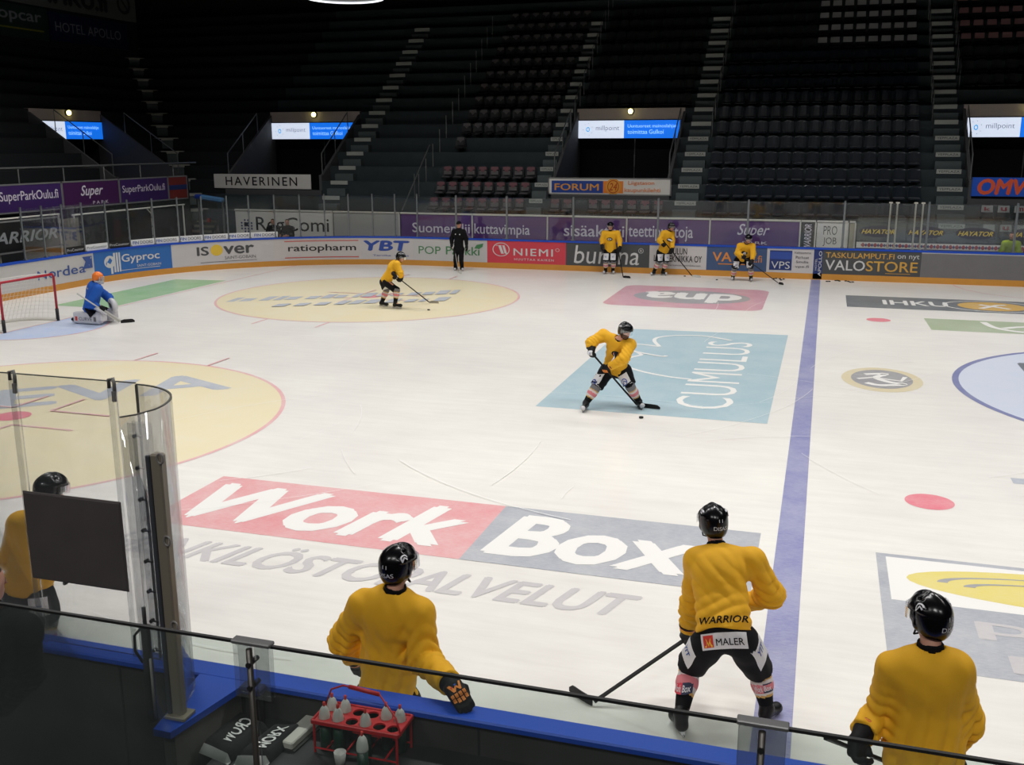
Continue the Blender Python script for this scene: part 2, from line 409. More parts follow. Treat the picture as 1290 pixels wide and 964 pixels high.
# advert with yellow oval, partly in view
ox, oy = -6.33, -11.68
flat([rect(ox, oy, 1.2, -9.08, 0)], p_grey, 'ice_advert', up(.002), 'grey framed advert on the ice with a yellow oval'); flat([rect(ox+.1, -10.3, 1.1, -9.17, 0)], p_white, 'advert_ground', up(.0028))
flat([EL(-6.05, -10.2, 4.6, 1.0, n=40)], p_yel, 'yellow_oval', up(.0036))
flat([RING(-5.75, -10.1, 4.2, .75, .05, a0=PI*.5, a1=PI*1.0), RING(-5.5, -10.05, 3.8, .55, .06, a0=PI*.55, a1=PI*1.0)], p_mid, 'oval_lines', up(.0044))
flat([T('pankki', -5.5, -10.95, 3.2, .5, 0, .02), T('porssi', -5.3, -11.55, 3.0, .42, 0, .02)], p_lgrey, 'ice_lettering', up(.003))
# skate scratches
sc = []
rs = random.Random(11)
for k in range(70):
    x, y = rs.uniform(-24, 1), rs.uniform(-13, 10); a = rs.uniform(0, 2*PI); r = rs.uniform(2, 9); da = rs.uniform(.15, .6); w = rs.uniform(.005, .011)
    sc.append(ring(x, y, r, r+w, a, a+da, 14))
def in_ice(p):
    q = p[0]; return all(-28 < x < 4 and abs(y) < 14.5 and not (x < -21.5 and abs(y) > 6.5 and math.hypot(x+21.5, abs(y)-6.5) > 8.2) for x, y in q)
flat([s for s in sc if in_ice(s)], paint('ice_scratch', (243, 242, 240), .05), 'skate_scratches', up(.0052))

# ================================================================ BOARDS
BT = 1.07
b_white = mat('board_white', (200, 196, 196), .35, vary=.05); b_cap = mat('board_cap_blue', (10, 72, 186), .4); b_kick = mat('board_kickplate', (202, 142, 58), .4, vary=.08, scale=3)
boards = empty('rink_boards', RP(20)); tag(boards, 'long white rink boards with blue cap and yellow kickplate around the far side and end', 'rink boards')
def bpart(name, prof, s0, s1, m, parent=None, label=None):
    V, F = sweep(prof, s0, s1)
    base = boards.location
    o = obj(name, [v-base for v in V], F, m, parent or boards)
    if label: o['label'] = label
    return o
S_END = S_NEAR+8
bpart('board_wall', [(0, 0), (.12, 0), (.12, BT-.05), (0, BT-.05)], .5, S_END, b_white)
bpart('kickplate', [(-.012, 0), (0, 0), (0, .2), (-.012, .2)], .5, S_END, b_kick)
bpart('cap_rail', [(-.03, BT-.06), (.16, BT-.06), (.16, BT), (-.03, BT)], .5, S_END, b_cap)

C_W = mat('print_white', (205, 205, 205), .4); C_K = mat('print_black', (28, 28, 30), .4); C_G = mat('print_grey', (92, 92, 94), .4)
C_nb = mat('print_nordea_blue', (58, 84, 150), .4); C_gb = mat('print_mid_blue', (44, 104, 176), .4); C_dg = mat('print_dark_grey', (72, 74, 76), .4)
C_red = mat('print_red', (204, 62, 78), .4); C_brick = mat('print_brick', (200, 90, 80), .4); C_green = mat('print_green', (72, 130, 86), .4)
C_yel = mat('print_yellow', (222, 186, 62), .4); C_bl = mat('print_slate_blue', (62, 84, 122), .4); C_or = mat('print_orange', (216, 138, 62), .4)
C_navy = mat('print_navy', (34, 52, 112), .4); C_gold = mat('print_gold', (206, 160, 72), .4); C_gate = mat('gate_grey', (112, 110, 112), .45, vary=.12, scale=3)
C_teal = mat('print_teal', (70, 140, 110), .4); C_ybt = mat('print_royal', (46, 76, 158), .4)
def advert(s0, s1, m, label, parts=None, mats=None, z0=.2, z1=BT-.06):
    p = bpart('advert_panel', [(-.012, z0), (0, z0), (0, z1), (-.012, z1)], s0, s1, m, label=label)
    if parts:
        fm = board_map(s0, s1, -.018, z0, z1); base = boards.location
        put(p, parts, lambda u, v: fm(u, v)-base, mats)
    return p
# px fractions: f(px) = (px-left)/(right-left)
advert(42.15, 47.5, mat('advert_white', (196, 192, 192), .35), 'white advertising panel with blue lettering behind the goal',
       [EL(0, .2, .2, .6, 2), T('N', .53, .28, .07, .33, 0, .01), T('o', .615, .28, .06, .25, 0, .01), T('r', .685, .28, .04, .25, 0, .01), T('d', .73, .28, .06, .38, 0, .01), T('e', .8, .28, .06, .25, 0, .01), T('a', .87, .28, .055, .25, 0, .01),
        POLY([(.905, .42), (.985, .42), (.985, .9), (.905, .9), (.93, .7)], 0), STROKE([(.95, .43), (.96, .6), (.965, .72), (.975, .86)], .012, 1)], [C_nb, C_W, C_teal])
advert(38.99, 42.15, C_gb, 'blue advertising panel with white lettering and globe mark',
       [EL(.14, .3, .15, .5, 0), POLY([(.18, .55), (.22, .72), (.25, .6), (.22, .45)], 1), POLY([(.16, .5), (.18, .6), (.17, .4)], 1), Q(.265, .1, .025, .8, 0), Q(.3, .1, .025, .8, 0), Q(.335, .1, .02, .8, 0), Q(.22, .05, .03, .3, 0),
        T('Gyproc', .37, .38, .48, .42, 0, .02), T('SAINT-GOBAIN', .56, .2, .3, .11, 0), Q(.35, .13, .5, .02, 0, 6)], [C_W, C_gb])
advert(35.17, 38.99, mat('advert_white'+'', (196, 192, 192), .35), 'white advertising panel with dark grey lettering and yellow disc',
       [T('IS', .25, .42, .12, .4, 0, .03), EL(.385, .38, .12, .5, 1), T('ver', .51, .42, .3, .38, 0, .03), T('SAINT-GOBAIN', .52, .2, .3, .14, 2), Q(.28, .1, .55, .02, 2, 6)], [C_dg, C_yel, C_G])
advert(31.91, 35.17, mat('advert_cream', (198, 192, 190), .35), 'white advertising panel with black lettering between red lines',
       [T('ratiopharm', .16, .32, .78, .4, 0, .015), Q(.12, .86, .85, .04, 1, 8), Q(.12, .1, .85, .04, 1, 8)], [C_K, C_brick])
advert(29.9, 31.91, mat('advert_white', (0, 0, 0)), 'white advertising panel with bold blue letters',
       [T('YBT', .04, .4, .9, .48, 0, .05, .12), T('Tarvike  varma', .22, .15, .7, .08, 0)], [C_ybt])
advert(26.94, 29.9, mat('advert_pale', (192, 190, 190), .35), 'white advertising panel with green lettering and leaf',
       [T('POP', .08, .3, .3, .36, 0), T('Pankki', .45, .3, .45, .38, 0, .01), POLY([(.83, .62), (.86, .78), (.95, .86), (.94, .7), (.9, .62)], 0)], [C_green])
advert(23.95, 26.94, C_red, 'red advertising panel with white lettering and swirl',
       [RING(.07, .3, .22, .62, .1), STROKE([(.12, .78), (.16, .8), (.2, .42)], .035), STROKE([(.16, .78), (.21, .8), (.24, .45), (.26, .42)], .03), T('NIEMI', .34, .36, .5, .32, 0, .015, 0, 1.2), T('HUUTTAA KAIKEN', .35, .14, .5, .1, 0, .01, 0, 1.3), RING(.87, .58, .05, .15, .2)], [C_W])
advert(20.92, 23.95, C_dg, 'dark grey advertising panel with large white slanted letters',
       [T('burana', .1, .1, .78, .8, 0, 0, .12), RING(.87, .62, .06, .22, .15), T('R', .89, .68, .025, .1, 0)], [C_W])
advert(18.93, 20.92, mat('advert_white', (0, 0, 0)), 'white advertising panel with narrow black capitals',
       [T('OULUN', .34, .62, .32, .28, 0, .02), T('LEKISTEKNIIKKA OY', .08, .3, .84, .28, 0, .02), T('oy   www.koneistustekniikka.com', .2, .1, .7, .1, 0)], [C_K])
advert(16.9, 18.93, C_bl, 'slate blue advertising panel with orange lettering',
       [T('VA', .1, .38, .32, .4, 0, .02), T('PA.fi', .62, .38, .3, .3, 0), Q(.2, .26, .6, .04, 0, 4)], [C_or])
advert(15.37, 16.9, mat('advert_white', (0, 0, 0)), 'white advertising panel with dark blue square',
       [Q(.06, .1, .48, .82, 0), Q(.06, .56, .48, .3, 1), T('VPS', .1, .16, .4, .3, 2, -.005), T('Valitsemme', .58, .8, .36, .1, 3), T('Parhaat', .62, .6, .28, .11, 3), T('Sinulle', .63, .42, .26, .1, 3), T('vps.fi', .61, .2, .3, .13, 3)], [C_navy, C_ybt, C_W, C_G])
advert(15.08, 15.37, C_navy, 'narrow blue advertising strip on the line of the blue line',
       [(np.array([(1-q[1], q[0], q[2]) for q in text2d('APOLLO', .01)[0]]), text2d('APOLLO', .01)[1], .55, .1, .35, .85, 0), (np.array([(1-q[1], q[0], q[2]) for q in text2d('HOTEL', 0)[0]]), text2d('HOTEL', 0)[1], .18, .3, .22, .4, 0)], [C_W], z0=.02)
advert(12.0, 15.08, C_dg, 'dark grey advertising panel with gold and white capitals',
       [T('TASKULAMPUT.FI', .03, .68, .7, .22, 0, .01), T('on nyt', .76, .66, .22, .22, 1), T('VALO', .03, .17, .41, .42, 1, .01), T('STORE', .45, .17, .52, .42, 0, .01), Q(.65, .09, .25, .02, 0)], [C_gold, C_W])
advert(3.0, 12.0, C_gate, 'plain grey gate panels at the penalty bench', [Q(.0, .96, 1, .04, 0, 8), Q(.36, 0, .004, .96, 1), Q(.7, 0, .004, .96, 1)], [C_W, C_dg], z0=.2)

# ================================================================ GLASS ON THE FAR BOARDS
g_far = glass_mat('far_glass', (.93, .95, .95), .025, .012)
g_end = glass_mat('end_glass', (.93, .95, .95), .008, .01, .03, .3)
m_post = mat('stanchion_metal', (128, 134, 138), .35, .6)
ordw = ['first', 'second', 'third', 'fourth', 'fifth', 'sixth', 'seventh', 'eighth', 'ninth', 'tenth', 'eleventh', 'twelfth', 'thirteenth', 'fourteenth', 'fifteenth', 'sixteenth', 'seventeenth', 'eighteenth', 'nineteenth', 'twentieth',
        'twenty-first', 'twenty-second', 'twenty-third', 'twenty-fourth', 'twenty-fifth', 'twenty-sixth', 'twenty-seventh', 'twenty-eighth', 'twenty-ninth', 'thirtieth']
posts = [45.0, 44.15, 43.29, 42.4, 41.41, 40.51, 39.55, 38.61, 37.72, 36.79, 36.0, 35.07, 34.15, 33.24, 32.35, 31.45, 30.59, 29.72, 28.17, 26.2, 23.71, 20.67, 17.6, 14.49, 11.9, 9.3, 6.4]
def post_top(s): return 2.62 if s > 29 else 2.6
for i, s in enumerate(posts):
    b = RP(s, .06, BT); t = post_top(s); a = RP(s+.01, .06)-RP(s-.01, .06); rz = math.atan2(a.y, a.x)
    mb = MB(); w = .07 if s < 29 else .05
    mb.box((0, 0, (t-BT)/2), (w, .05, t-BT), 0, 0, bev=.008); mb.box((0, 0, .02), (w*1.7, .1, .04)); mb.box((0, 0, t-BT+.015), (w*.8, .06, .03))
    if s > 29:
        for k in range(4): mb.box((0, -.035, .3+.32*k), (w*1.3, .03, .05))
    o = mb.build('glass_post', m_post); o.location = b; o.rotation_euler = (0, 0, rz)
    tag(o, f'grey metal glass post on the far boards, {ordw[i]} along from behind the goal', 'glass post', 'posts of the rink glass')
for i in range(len(posts)-1):
    s1, s0 = posts[i], posts[i+1]
    t = min(post_top(s0), post_top(s1))-.03
    V, F = sweep([(.054, BT+.005), (.066, BT+.005), (.066, t), (.054, t)], s0+.03, s1-.03, .3)
    c = RP((s0+s1)/2, .06, BT)
    o = obj('rink_glass', [v-c for v in V], F, g_far if s1 < 30 else g_end); o.location = c
    tag(o, f'clear pane of rink glass on the far boards, {ordw[i]} along from behind the goal', 'glass pane', 'panes of the rink glass')
# stickers along the foot of the corner glass
def strip(s0, s1, m, parts, mats, label, cat='sticker strip'):
    V, F = sweep([(.045, BT+.01), (.052, BT+.01), (.052, BT+.22), (.045, BT+.22)], s0, s1, .3)
    c = RP((s0+s1)/2, .05, BT)
    o = obj('glass_sticker', [v-c for v in V], F, m); o.location = c; tag(o, label, cat, 'stickers at the foot of the corner glass')
    fm = board_map(s0, s1, .04, BT+.01, BT+.22)
    put(o, parts, lambda u, v: fm(u, v)-c, mats)
m_sw = mat('sticker_white', (226, 226, 228), .4); m_sk = mat('sticker_black', (22, 22, 24), .4)
sn = ['next to the black sticker', 'second from the black sticker', 'third from the black sticker', 'fourth from the black sticker', 'fifth from the black sticker', 'beside the dark figures']
for k in range(6):
    s1 = 40.48-k*.915; s0 = s1-.91
    strip(s0, s1, m_sw, [T('FIN', .06, .25, .26, .5, 1, .03), T('DOORS', .38, .25, .54, .5, 0, .015)], [C_G, C_nb], f'white sticker with thin grey capitals on the corner glass, {sn[k]}')
strip(40.52, 41.4, m_sk, [T('ProCountor', .06, .3, .88, .4, 0)], [C_W], 'black sticker with white script lettering beside the white capitals')
strip(41.42, 42.38, m_sw, [T('ProCountor', .06, .3, .88, .4, 0)], [C_G], 'white sticker with grey script between two black stickers')
strip(42.42, 43.27, m_sk, [T('ProCountor', .06, .3, .88, .4, 0)], [C_W], 'black sticker with white script lettering behind the blue goalkeeper')

# ================================================================ GOAL
goal = empty('hockey_goal', (-26.05, 0, 0)); tag(goal, 'red framed ice hockey goal with white net', 'goal')
m_gr = mat('goal_red', (178, 30, 48), .4); m_gk = mat('goal_black', (26, 24, 26), .6); m_net = mat('goal_net', (225, 222, 218), .8); m_pad = mat('goal_padding', (206, 203, 196), .7)
mb = MB(); mb.tube([(0, -.915, .3), (0, -.915, 1.15), (0, -.87, 1.22), (0, 0, 1.22), (0, .87, 1.22), (0, .915, 1.15), (0, .915, .3)], .032, 10); mb.build('goal_frame', m_gr, goal, True)
for sy in (-1, 1): MB().cyl((0, .915*sy, 0), (0, .915*sy, .32), .042, n=12).build('post_pad', m_gk, goal, True)
def gback(t, z):    # plan of the net at height z: t runs from post to post round the back
    d = 1.12-(.55*(z/1.22)); a = PI*t
    return Vector((-d*math.sin(a)**.6, -.915*math.cos(a)*(1 if z < 1.2 else 1), z))
mb = MB()
N = 26
for k in range(13):
    z = 1.2*k/12; mb.tube([gback(i/N, z) for i in range(N+1)], .004, 4)
for i in range(N+1): mb.tube([gback(i/N, 1.2*k/8) for k in range(9)], .004, 4)
for k in range(1, 6): mb.tube([(-.09*k, y, 1.2) for y in np.linspace(-.9, .9, 8)], .004, 4)
mb.build('net', m_net, goal)
mb = MB(); mb.tube([gback(i/N, .03)*1.0 for i in range(N+1)], .045, 8); mb.build('net_padding', m_pad, goal, True)
mb = MB(); mb.tube([(0, -.87, 1.22), (-.3, -.8, 1.21), (-.55, -.45, 1.2), (-.57, 0, 1.2), (-.55, .45, 1.2), (-.3, .8, 1.21), (0, .87, 1.22)], .025, 8); mb.build('top_bar', m_pad, goal, True)

# ================================================================ PUCKS
m_puck = mat('puck_rubber', (20, 20, 20), .7)
pk = MB(); pk.lathe((0, 0, 0), [(.034, 0), (.038, .004), (.038, .0214), (.034, .0254)], 20)
puck0 = None
PK = [(-9.84, -4.2, 'black puck on the ice in front of the skater at the pale blue square'), (-17.41, 5.25, 'black puck on the cream circle ahead of the stick blade'), (-10.44, 13.89, 'black puck alone on the ice between the players at the boards'),
      (-11.6, 14.55, 'black puck at the kickplate under the white panel with black capitals')]
for x, y, l in PK+[(x, y, None) for x, y in ((-8.42, 14.75), (-8.3, 14.7), (-8.55, 14.82), (-8.37, 14.45), (-8.62, 14.72))]+[(x, y, 0) for x, y in ((-6.9, 14.5), (-6.82, 14.53), (-6.62, 14.8), (-6.55, 14.85), (-6.5, 14.72), (-6.3, 14.8), (-6.22, 14.7), (-6.16, 14.55), (-6.08, 14.6))]:
    if puck0 is None: puck0 = pk.build('puck', m_puck, None, True); o = puck0
    else: o = puck0.copy(); COL.objects.link(o)
    o.location = (x, y, 0.004)
    if l: tag(o, l, 'puck', 'practice pucks')
    elif l is None: tag(o, 'black puck in the small heap under the white panel with the blue square', 'puck', 'pucks heaped under the white panel')
    else: tag(o, 'black puck in the scatter under the dark panel with gold capitals', 'puck', 'pucks scattered under the gold lettering')
# ================================================================ STANDS
Y0, Z0, TD, RS = 17.5, 1.744, .815, .595     # front nosing of row 0, tread depth and rise
NR = 17
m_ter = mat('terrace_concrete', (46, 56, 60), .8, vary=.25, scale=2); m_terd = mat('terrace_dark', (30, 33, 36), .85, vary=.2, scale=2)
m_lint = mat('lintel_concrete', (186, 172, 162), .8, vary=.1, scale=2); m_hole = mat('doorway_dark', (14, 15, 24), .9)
m_rail = mat('rail_metal', (120, 122, 122), .4, .5); m_side = mat('opening_side', (84, 84, 86), .8)
OPEN = [(-32.45, -27.75), (-17.6, -12.9), (-2.3, 2.4)]         # openings in the far stand (rows 2 to 6)
def row_y(i): return Y0+TD*i
def row_z(i): return Z0+RS*i
def stepped(i0, i1, base=0.):
    """outline (outwards, up) of rows i0..i1-1"""
    P = [(row_y(i0), base)]
    for i in range(i0, i1): P += [(row_y(i), row_z(i)), (row_y(i+1), row_z(i))]
    P.append((row_y(i1), base))
    return P
def far_block(x0, x1, i0, i1, name='terrace', base=0., m=None, mitre=False):
    P = stepped(i0, i1, base); V = []; F = []; n = len(P)
    V += [(-(y-Y0)-33.0 if mitre else x0, y, z) for y, z in P]; V += [(x1, y, z) for y, z in P]
    for j in range(n): F.append((j, n+j, n+(j+1) % n, (j+1) % n))
    # end caps, one quad per row
    for off in (0, n):
        for k in range(i1-i0):
            a = off+1+2*k; b = off+2+2*k
            V += [(V[a][0], V[a][1], base), (V[b][0], V[b][1], base)]
            m0 = len(V)-2; F.append((a, b, m0+1, m0) if off else (a, m0, m0+1, b))
    return tag(obj(name, V, F, m or m_ter), kind='structure')
def end_block(y0, y1, i0, i1, mitre=False, base=0.):
    P = [(-33.0-(y-Y0), z) for y, z in stepped(i0, i1, base)]; n = len(P); V = []; F = []
    V += [(x, y0, z) for x, z in P]; V += [(x, (Y0+(-33.0-x)) if mitre else y1, z) for x, z in P]
    for j in range(n): F.append((j, n+j, n+(j+1) % n, (j+1) % n))
    for off in (0, n):
        for k in range(i1-i0):
            a = off+1+2*k; b = off+2+2*k
            V += [(V[a][0], V[a][1], base), (V[b][0], V[b][1], base)]
            m0 = len(V)-2; F.append((a, b, m0+1, m0))
    return tag(obj('end_terrace', V, F, m_terd), kind='structure')
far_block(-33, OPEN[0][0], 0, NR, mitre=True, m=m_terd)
far_block(OPEN[0][1], OPEN[1][0], 0, NR); far_block(OPEN[1][1], OPEN[2][0], 0, NR); far_block(OPEN[2][1], 7, 0, NR)
for a, b in OPEN:
    far_block(a, b, 0, 2); far_block(a, b, 7, NR, base=row_z(6)-.12)
EO = (14.7, 19.2)
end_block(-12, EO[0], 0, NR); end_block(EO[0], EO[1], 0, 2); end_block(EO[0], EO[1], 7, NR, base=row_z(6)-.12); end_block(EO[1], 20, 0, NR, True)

# roof void and back walls
m_void = mat('hall_black', (16, 17, 19), .95)
V = []
mb = MB(); mb.box((-16, row_y(NR)+.3, 9), (60, .3, 18)); tag(mb.build('wall_far', m_void), kind='structure')
mb = MB(); mb.box((-33-TD*NR-.3, 6, 9), (.3, 60, 18)); tag(mb.build('wall_end', m_void), kind='structure')
mb = MB(); mb.box((-19, 0, 18.2), (72, 76, .3)); tag(mb.build('ceiling', m_void), kind='structure')

# ---- openings with screens
m_scrw = mat('screen_white', (205, 215, 232), .5, emit=1.0); m_scrb = mat('screen_blue', (20, 108, 224), .5, emit=1.0); m_scrg = mat('screen_grey', (128, 132, 150), .5, emit=.6)
m_scrt = mat('screen_text', (150, 205, 250), .5, emit=.9); m_lampw = mat('lamp_bulb', (255, 244, 150), .5, emit=5.)
def opening(M, w, where, sign_lab):
    """M: matrix with origin at the left end of the lintel's foot line, x along, y outwards, z up (z = 0 on the ice)"""
    def P(x, y, z): return M @ Vector((x, y, z))
    def mk(mb_, name, m, loc=None, parent=None):
        o = obj(name, [M @ Vector(v) for v in mb_.V], mb_.F, m, parent, mb_.M); return o
    d = row_y(7)-Y0       # depth from nosing 0 to lintel front
    zl, zt = 5.44, row_z(7)+.02
    mb = MB(); mb.box((w/2, d+.1, (zl+zt)/2), (w-.1, .24, zt-zl)); tag(mk(mb, 'lintel', m_lint), kind='structure')
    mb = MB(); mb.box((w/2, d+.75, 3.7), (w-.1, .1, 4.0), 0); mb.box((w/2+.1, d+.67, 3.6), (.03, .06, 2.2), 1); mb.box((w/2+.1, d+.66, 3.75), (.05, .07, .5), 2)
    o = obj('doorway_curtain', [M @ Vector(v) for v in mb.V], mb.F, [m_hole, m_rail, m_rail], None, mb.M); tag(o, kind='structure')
    mb = MB(); mb.box((w/2, (row_y(2)-Y0+d+.8)/2+.0, row_z(1)-.1), (w, d+.8-(row_y(2)-Y0), .2)); tag(mk(mb, 'floor_passage', m_terd), kind='structure')
    for sx, x in ((-1, .06), (1, w-.06)):     # raking side walls
        a, b = row_y(2)-Y0, d+.2
        pr = [(a, row_z(1)), (b, row_z(1)), (b, row_z(7)+.02), (a+.15, row_z(2)+.25), (a, row_z(2)+.25)]
        V = [M @ Vector((x-.06, y, z)) for y, z in pr]+[M @ Vector((x+.06, y, z)) for y, z in pr]; n = 5
        F = [tuple(range(n-1, -1, -1)), tuple(range(n, 2*n))]+[(j, (j+1) % n, n+(j+1) % n, n+j) for j in range(n)]
        tag(obj('opening_side_wall', V, F, m_side), kind='structure')
        mb = MB(); p0 = (x, a+.2, row_z(2)+1.15); p1 = (x, a+(b-a)*.66, row_z(2)+1.15+(row_z(7)-.3-row_z(2))*.66)
        mb.tube([(x, a+.2, row_z(2)+.3), p0, p1, (p1[0], p1[1], p1[2]-1.1)], .025, 6)
        q = [(u_+w_)/2 for u_, w_ in zip(p0, p1)]; mb.cyl((q[0], q[1], q[2]-1.0), q, .02, n=6)
        tag(mk(mb, 'handrail', m_rail), f'grey handrail, {"goal-ward" if sx < 0 else "gate-ward"} side of the opening {where}', 'handrail', 'handrails of the openings')
    # screen
    c = P(w/2, d-.08, 5.07); root = empty('led_screen', c); tag(root, f'lit white and blue screen over the doorway {where}', 'screen', 'screens over the doorways')
    def Lm(x, y, z): return (M @ Vector((x, y, z)))-c
    mb = MB(); mb.box((w/2, d-.02, 5.07), (w-.14, .1, .8), 0, bev=.02)
    obj('screen_case', [M @ Vector(v)-c for v in mb.V], mb.F, mat('screen_case', (20, 20, 24), .5), root)
    fm = lambda u, v: Lm(.1+(w-.2)*u, d-.08, 4.7+.73*v)
    put(root, [Q(0, 0, .445, 1)], fm, m_scrw, 'screen_panel')['label'] = 'white half of the screen'
    put(root, [Q(.445, 0, .555, 1)], fm, m_scrb, 'screen_panel')['label'] = 'blue half of the screen'
    fm2 = lambda u, v: Lm(.1+(w-.2)*u, d-.085, 4.7+.73*v)
    put(root, [RING(.08, .36, .035, .28, .4, 1), *[EL(.0975+.045*math.cos(a)-.004, .5+.34*math.sin(a)-.025, .008, .05, 0, 8) for a in (.4, 1.4, 2.2, 3.2, 4, 5, 5.7)],
               T('millpoint', .175, .36, .225, .36, 0), T('Uuntuoreet mainoslahjat', .48, .54, .46, .24, 2, .01), T('toimittaa Gulkoi', .48, .24, .34, .24, 2, .01)], fm2, [m_scrg, mat('screen_dot', (40, 150, 210), .5, emit=1), m_scrt])
    # lamp on the lintel
    lp = P(w/2+.02, d-.06, 5.8); lo = empty('wall_lamp', lp); tag(lo, f'small round yellow lamp on the lintel {where}', 'lamp', 'lamps over the doorways')
    mb = MB(); mb.cyl((0, 0, 0), (0, 0, .001), .001); 
    ax = (M.to_3x3() @ Vector((0, -1, 0)))
    MB().cyl(-ax*.05, ax*.02, .13, n=14).build('lamp_base', m_rail, lo, True)
    s = MB()
    s.lathe((0, 0, 0), [(.03, -.105), (.08, -.075), (.105, 0), (.08, .075), (.03, .105)], 14); s.build('bulb', m_lampw, lo, True).location = ax*.07
    return d
names = ['at the corner end of the far stand', 'above the orange and blue forum sign', 'above the blue sign with orange capitals']
for k, (a, b) in enumerate(OPEN):
    M = Matrix.Translation((a, Y0, 0)); opening(M, b-a, names[k], '')
M = Matrix.Translation((-33, EO[0], 0)) @ Matrix.Rotation(PI/2, 4, 'Z')
opening(M, EO[1]-EO[0], 'in the end stand behind the goal', '')

# ---- signs at the mouths of the openings
m_sgw = mat('sign_white', (236, 232, 226), .5); m_sgf = mat('sign_frame', (150, 150, 150), .4, .4); m_sgblue = mat('sign_blue', (34, 72, 160), .4); m_sgor = mat('sign_orange', (246, 140, 50), .4)
m_sgred = mat('sign_red', (246, 100, 60), .4); m_sgtan = mat('sign_amber', (238, 164, 60), .4); m_sgomv = mat('sign_strong_blue', (28, 92, 214), .4)
def sign(name, a, b, label, parts, mats, base, cat='sign', frame=m_sgf, th=.06, back=True, group=None):
    """a: lower left, b: upper right corner seen from the ice (world points)"""
    a = Vector(a); b = Vector(b); ux = Vector((b.x-a.x, b.y-a.y, 0)); vz = Vector((0, 0, b.z-a.z)); n = ux.cross(vz).normalized()
    root = empty(name, a+ux/2); tag(root, label, cat, group); c = root.location
    W_, H_ = ux.length, vz.z; rz = math.atan2(ux.y, ux.x)
    mb = MB(); mb.box((*(-n*th*.5)[:2], H_/2), (W_, th, H_), rz=rz, bev=.01); mb.build('panel', base, root)
    if frame:
        mb = MB(); t = .05
        for z in (t/2, H_-t/2): mb.box((*(-n*th*.5)[:2], z), (W_+.02, th+.02, t), rz=rz)
        for sx in (-1, 1):
            p = ux.normalized()*(W_/2*sx)-n*th*.5; mb.box((p.x, p.y, H_/2), (t, th+.02, H_), rz=rz)
        mb.build('frame', frame, root)
    if parts: put(root, parts, lambda u, v: a+ux*u+vz*v+n*.006-c, mats)
    return root
sy = row_y(2)-.06
sign('sign', (-33.0, sy, 2.58), (-28.25, sy, 3.2), 'white sign with thin black capitals below the corner doorway', [T('HAVERINEN', .125, .22, .74, .6, 0, .012, 0, 1.25)], [C_K], m_sgw, frame=None)
sign('sign', (-17.7, sy, 2.5), (-12.85, sy, 3.17), 'white sign with blue and orange panels and orange lettering', [Q(.025, .12, .43, .7, 0), Q(.455, .12, .165, .7, 1), EL(.475, .03, .125, .94, 2), T('FORUM', .05, .26, .37, .4, 2, .02), RING(.49, .12, .095, .76, .14, 3), T('24', .505, .28, .065, .44, 3, .02, .2), T('Liigatason', .66, .56, .21, .28, 1, .005), T('kaupunkilehti', .63, .14, .29, .3, 1, .005)], [m_sgblue, m_sgor, m_sgtan, mat('sign_rust', (196, 78, 22), .4)], m_sgw)
sign('sign', (-2.2, sy, 2.64), (2.3, sy, 3.3), 'strong blue sign with orange slanted capitals', [T('OMV', .04, .08, .36, .86, 0, .06, .15)], [m_sgred], m_sgomv, frame=None)
# front walls under the signs
mb = MB()
for a, b in OPEN: mb.box(((a+b)/2, row_y(2)-.03, (row_z(1)+2.55)/2), (b-a, .06, 2.55-row_z(1)))
tag(mb.build('wall_opening_front', m_side), kind='structure')

# ---- barrier boards in front of the stands
m_purp = mat('board_purple', (92, 44, 124), .45); m_purd = mat('board_magenta', (96, 30, 104), .45); m_pw = mat('board_lettering', (236, 228, 242), .5); m_gp = mat('board_plain_grey', (186, 184, 182), .5, vary=.06)
m_trail = mat('board_top_rail', (224, 220, 212), .45)
BY = 17.0
def barrier(x0, x1, m, label, parts=None, mats=None, z1=1.77, z0=.3):
    r = sign('advert_board', (x0+.02, BY, z0), (x1-.02, BY, z1), label, parts, mats, m, 'advertising board', frame=None, th=.05, group='boards in front of the far stand')
    c = r.location
    mb = MB(); mb.box((0, .02, z1-z0+.03), (x1-x0-.02, .1, .07), bev=.01); mb.build('top_rail', m_trail, r)
    mb = MB(); mb.box(((x1-x0)/2-.01, -.02, (z1-z0)/2), (.05, .05, z1-z0)); mb.build('post', m_trail, r)
    return r
def vz(z, z0=.3, z1=1.77): return (z-.06-z0)/(z1-z0)
barrier(-30.75, -26.22, m_sgw, 'pale board with black lettering and a dotted blue mark behind the corner glass', [T('RegComi', .215, .34, .75, .5, 0, .005)]+[EL(.055+.035*i+(.0 if j % 2 else .0), .55+.08*j, .02, .055, 1, 8) for i in range(4) for j in range(-2, 3) if abs(i-1.5)+abs(j)*.7 < 2.6]+[EL(.09, .56, .045, .12, 0, 12)], [C_K, C_navy])
barrier(-26.2, -23.27, m_gp, 'blank grey board beside the purple boards')
def tx(x, x0, x1): return (x-x0)/(x1-x0)
def purple(x0, x1, label, words):
    barrier(x0, x1, m_purp, label, [T(w, tx(a, x0, x1), vz(za), (b-a)/(x1-x0), (zb-za)/1.47, 0, .012, sh) for w, a, b, za, zb, sh in words] if words else None, [m_pw])
purple(-23.25, -20.2, 'purple board with the start of the white lettering, next to the grey board', [('Suomen lii', -22.75, -20.3, 1.12, 1.5, 0)])
purple(-20.2, -17.17, 'purple board with white lettering behind the person in black', [('kuttavimpia', -20.15, -17.87, 1.0, 1.52, 0)])
purple(-17.17, -14.12, 'purple board with white lettering, third from the grey board', [('sis\u00e4aktivi', -16.55, -14.2, 1.12, 1.56, 0)])
purple(-14.12, -11.06, 'purple board with white lettering behind the player beside the glass post', [('teettipuistoja', -14.08, -11.66, 1.02, 1.58, 0)])
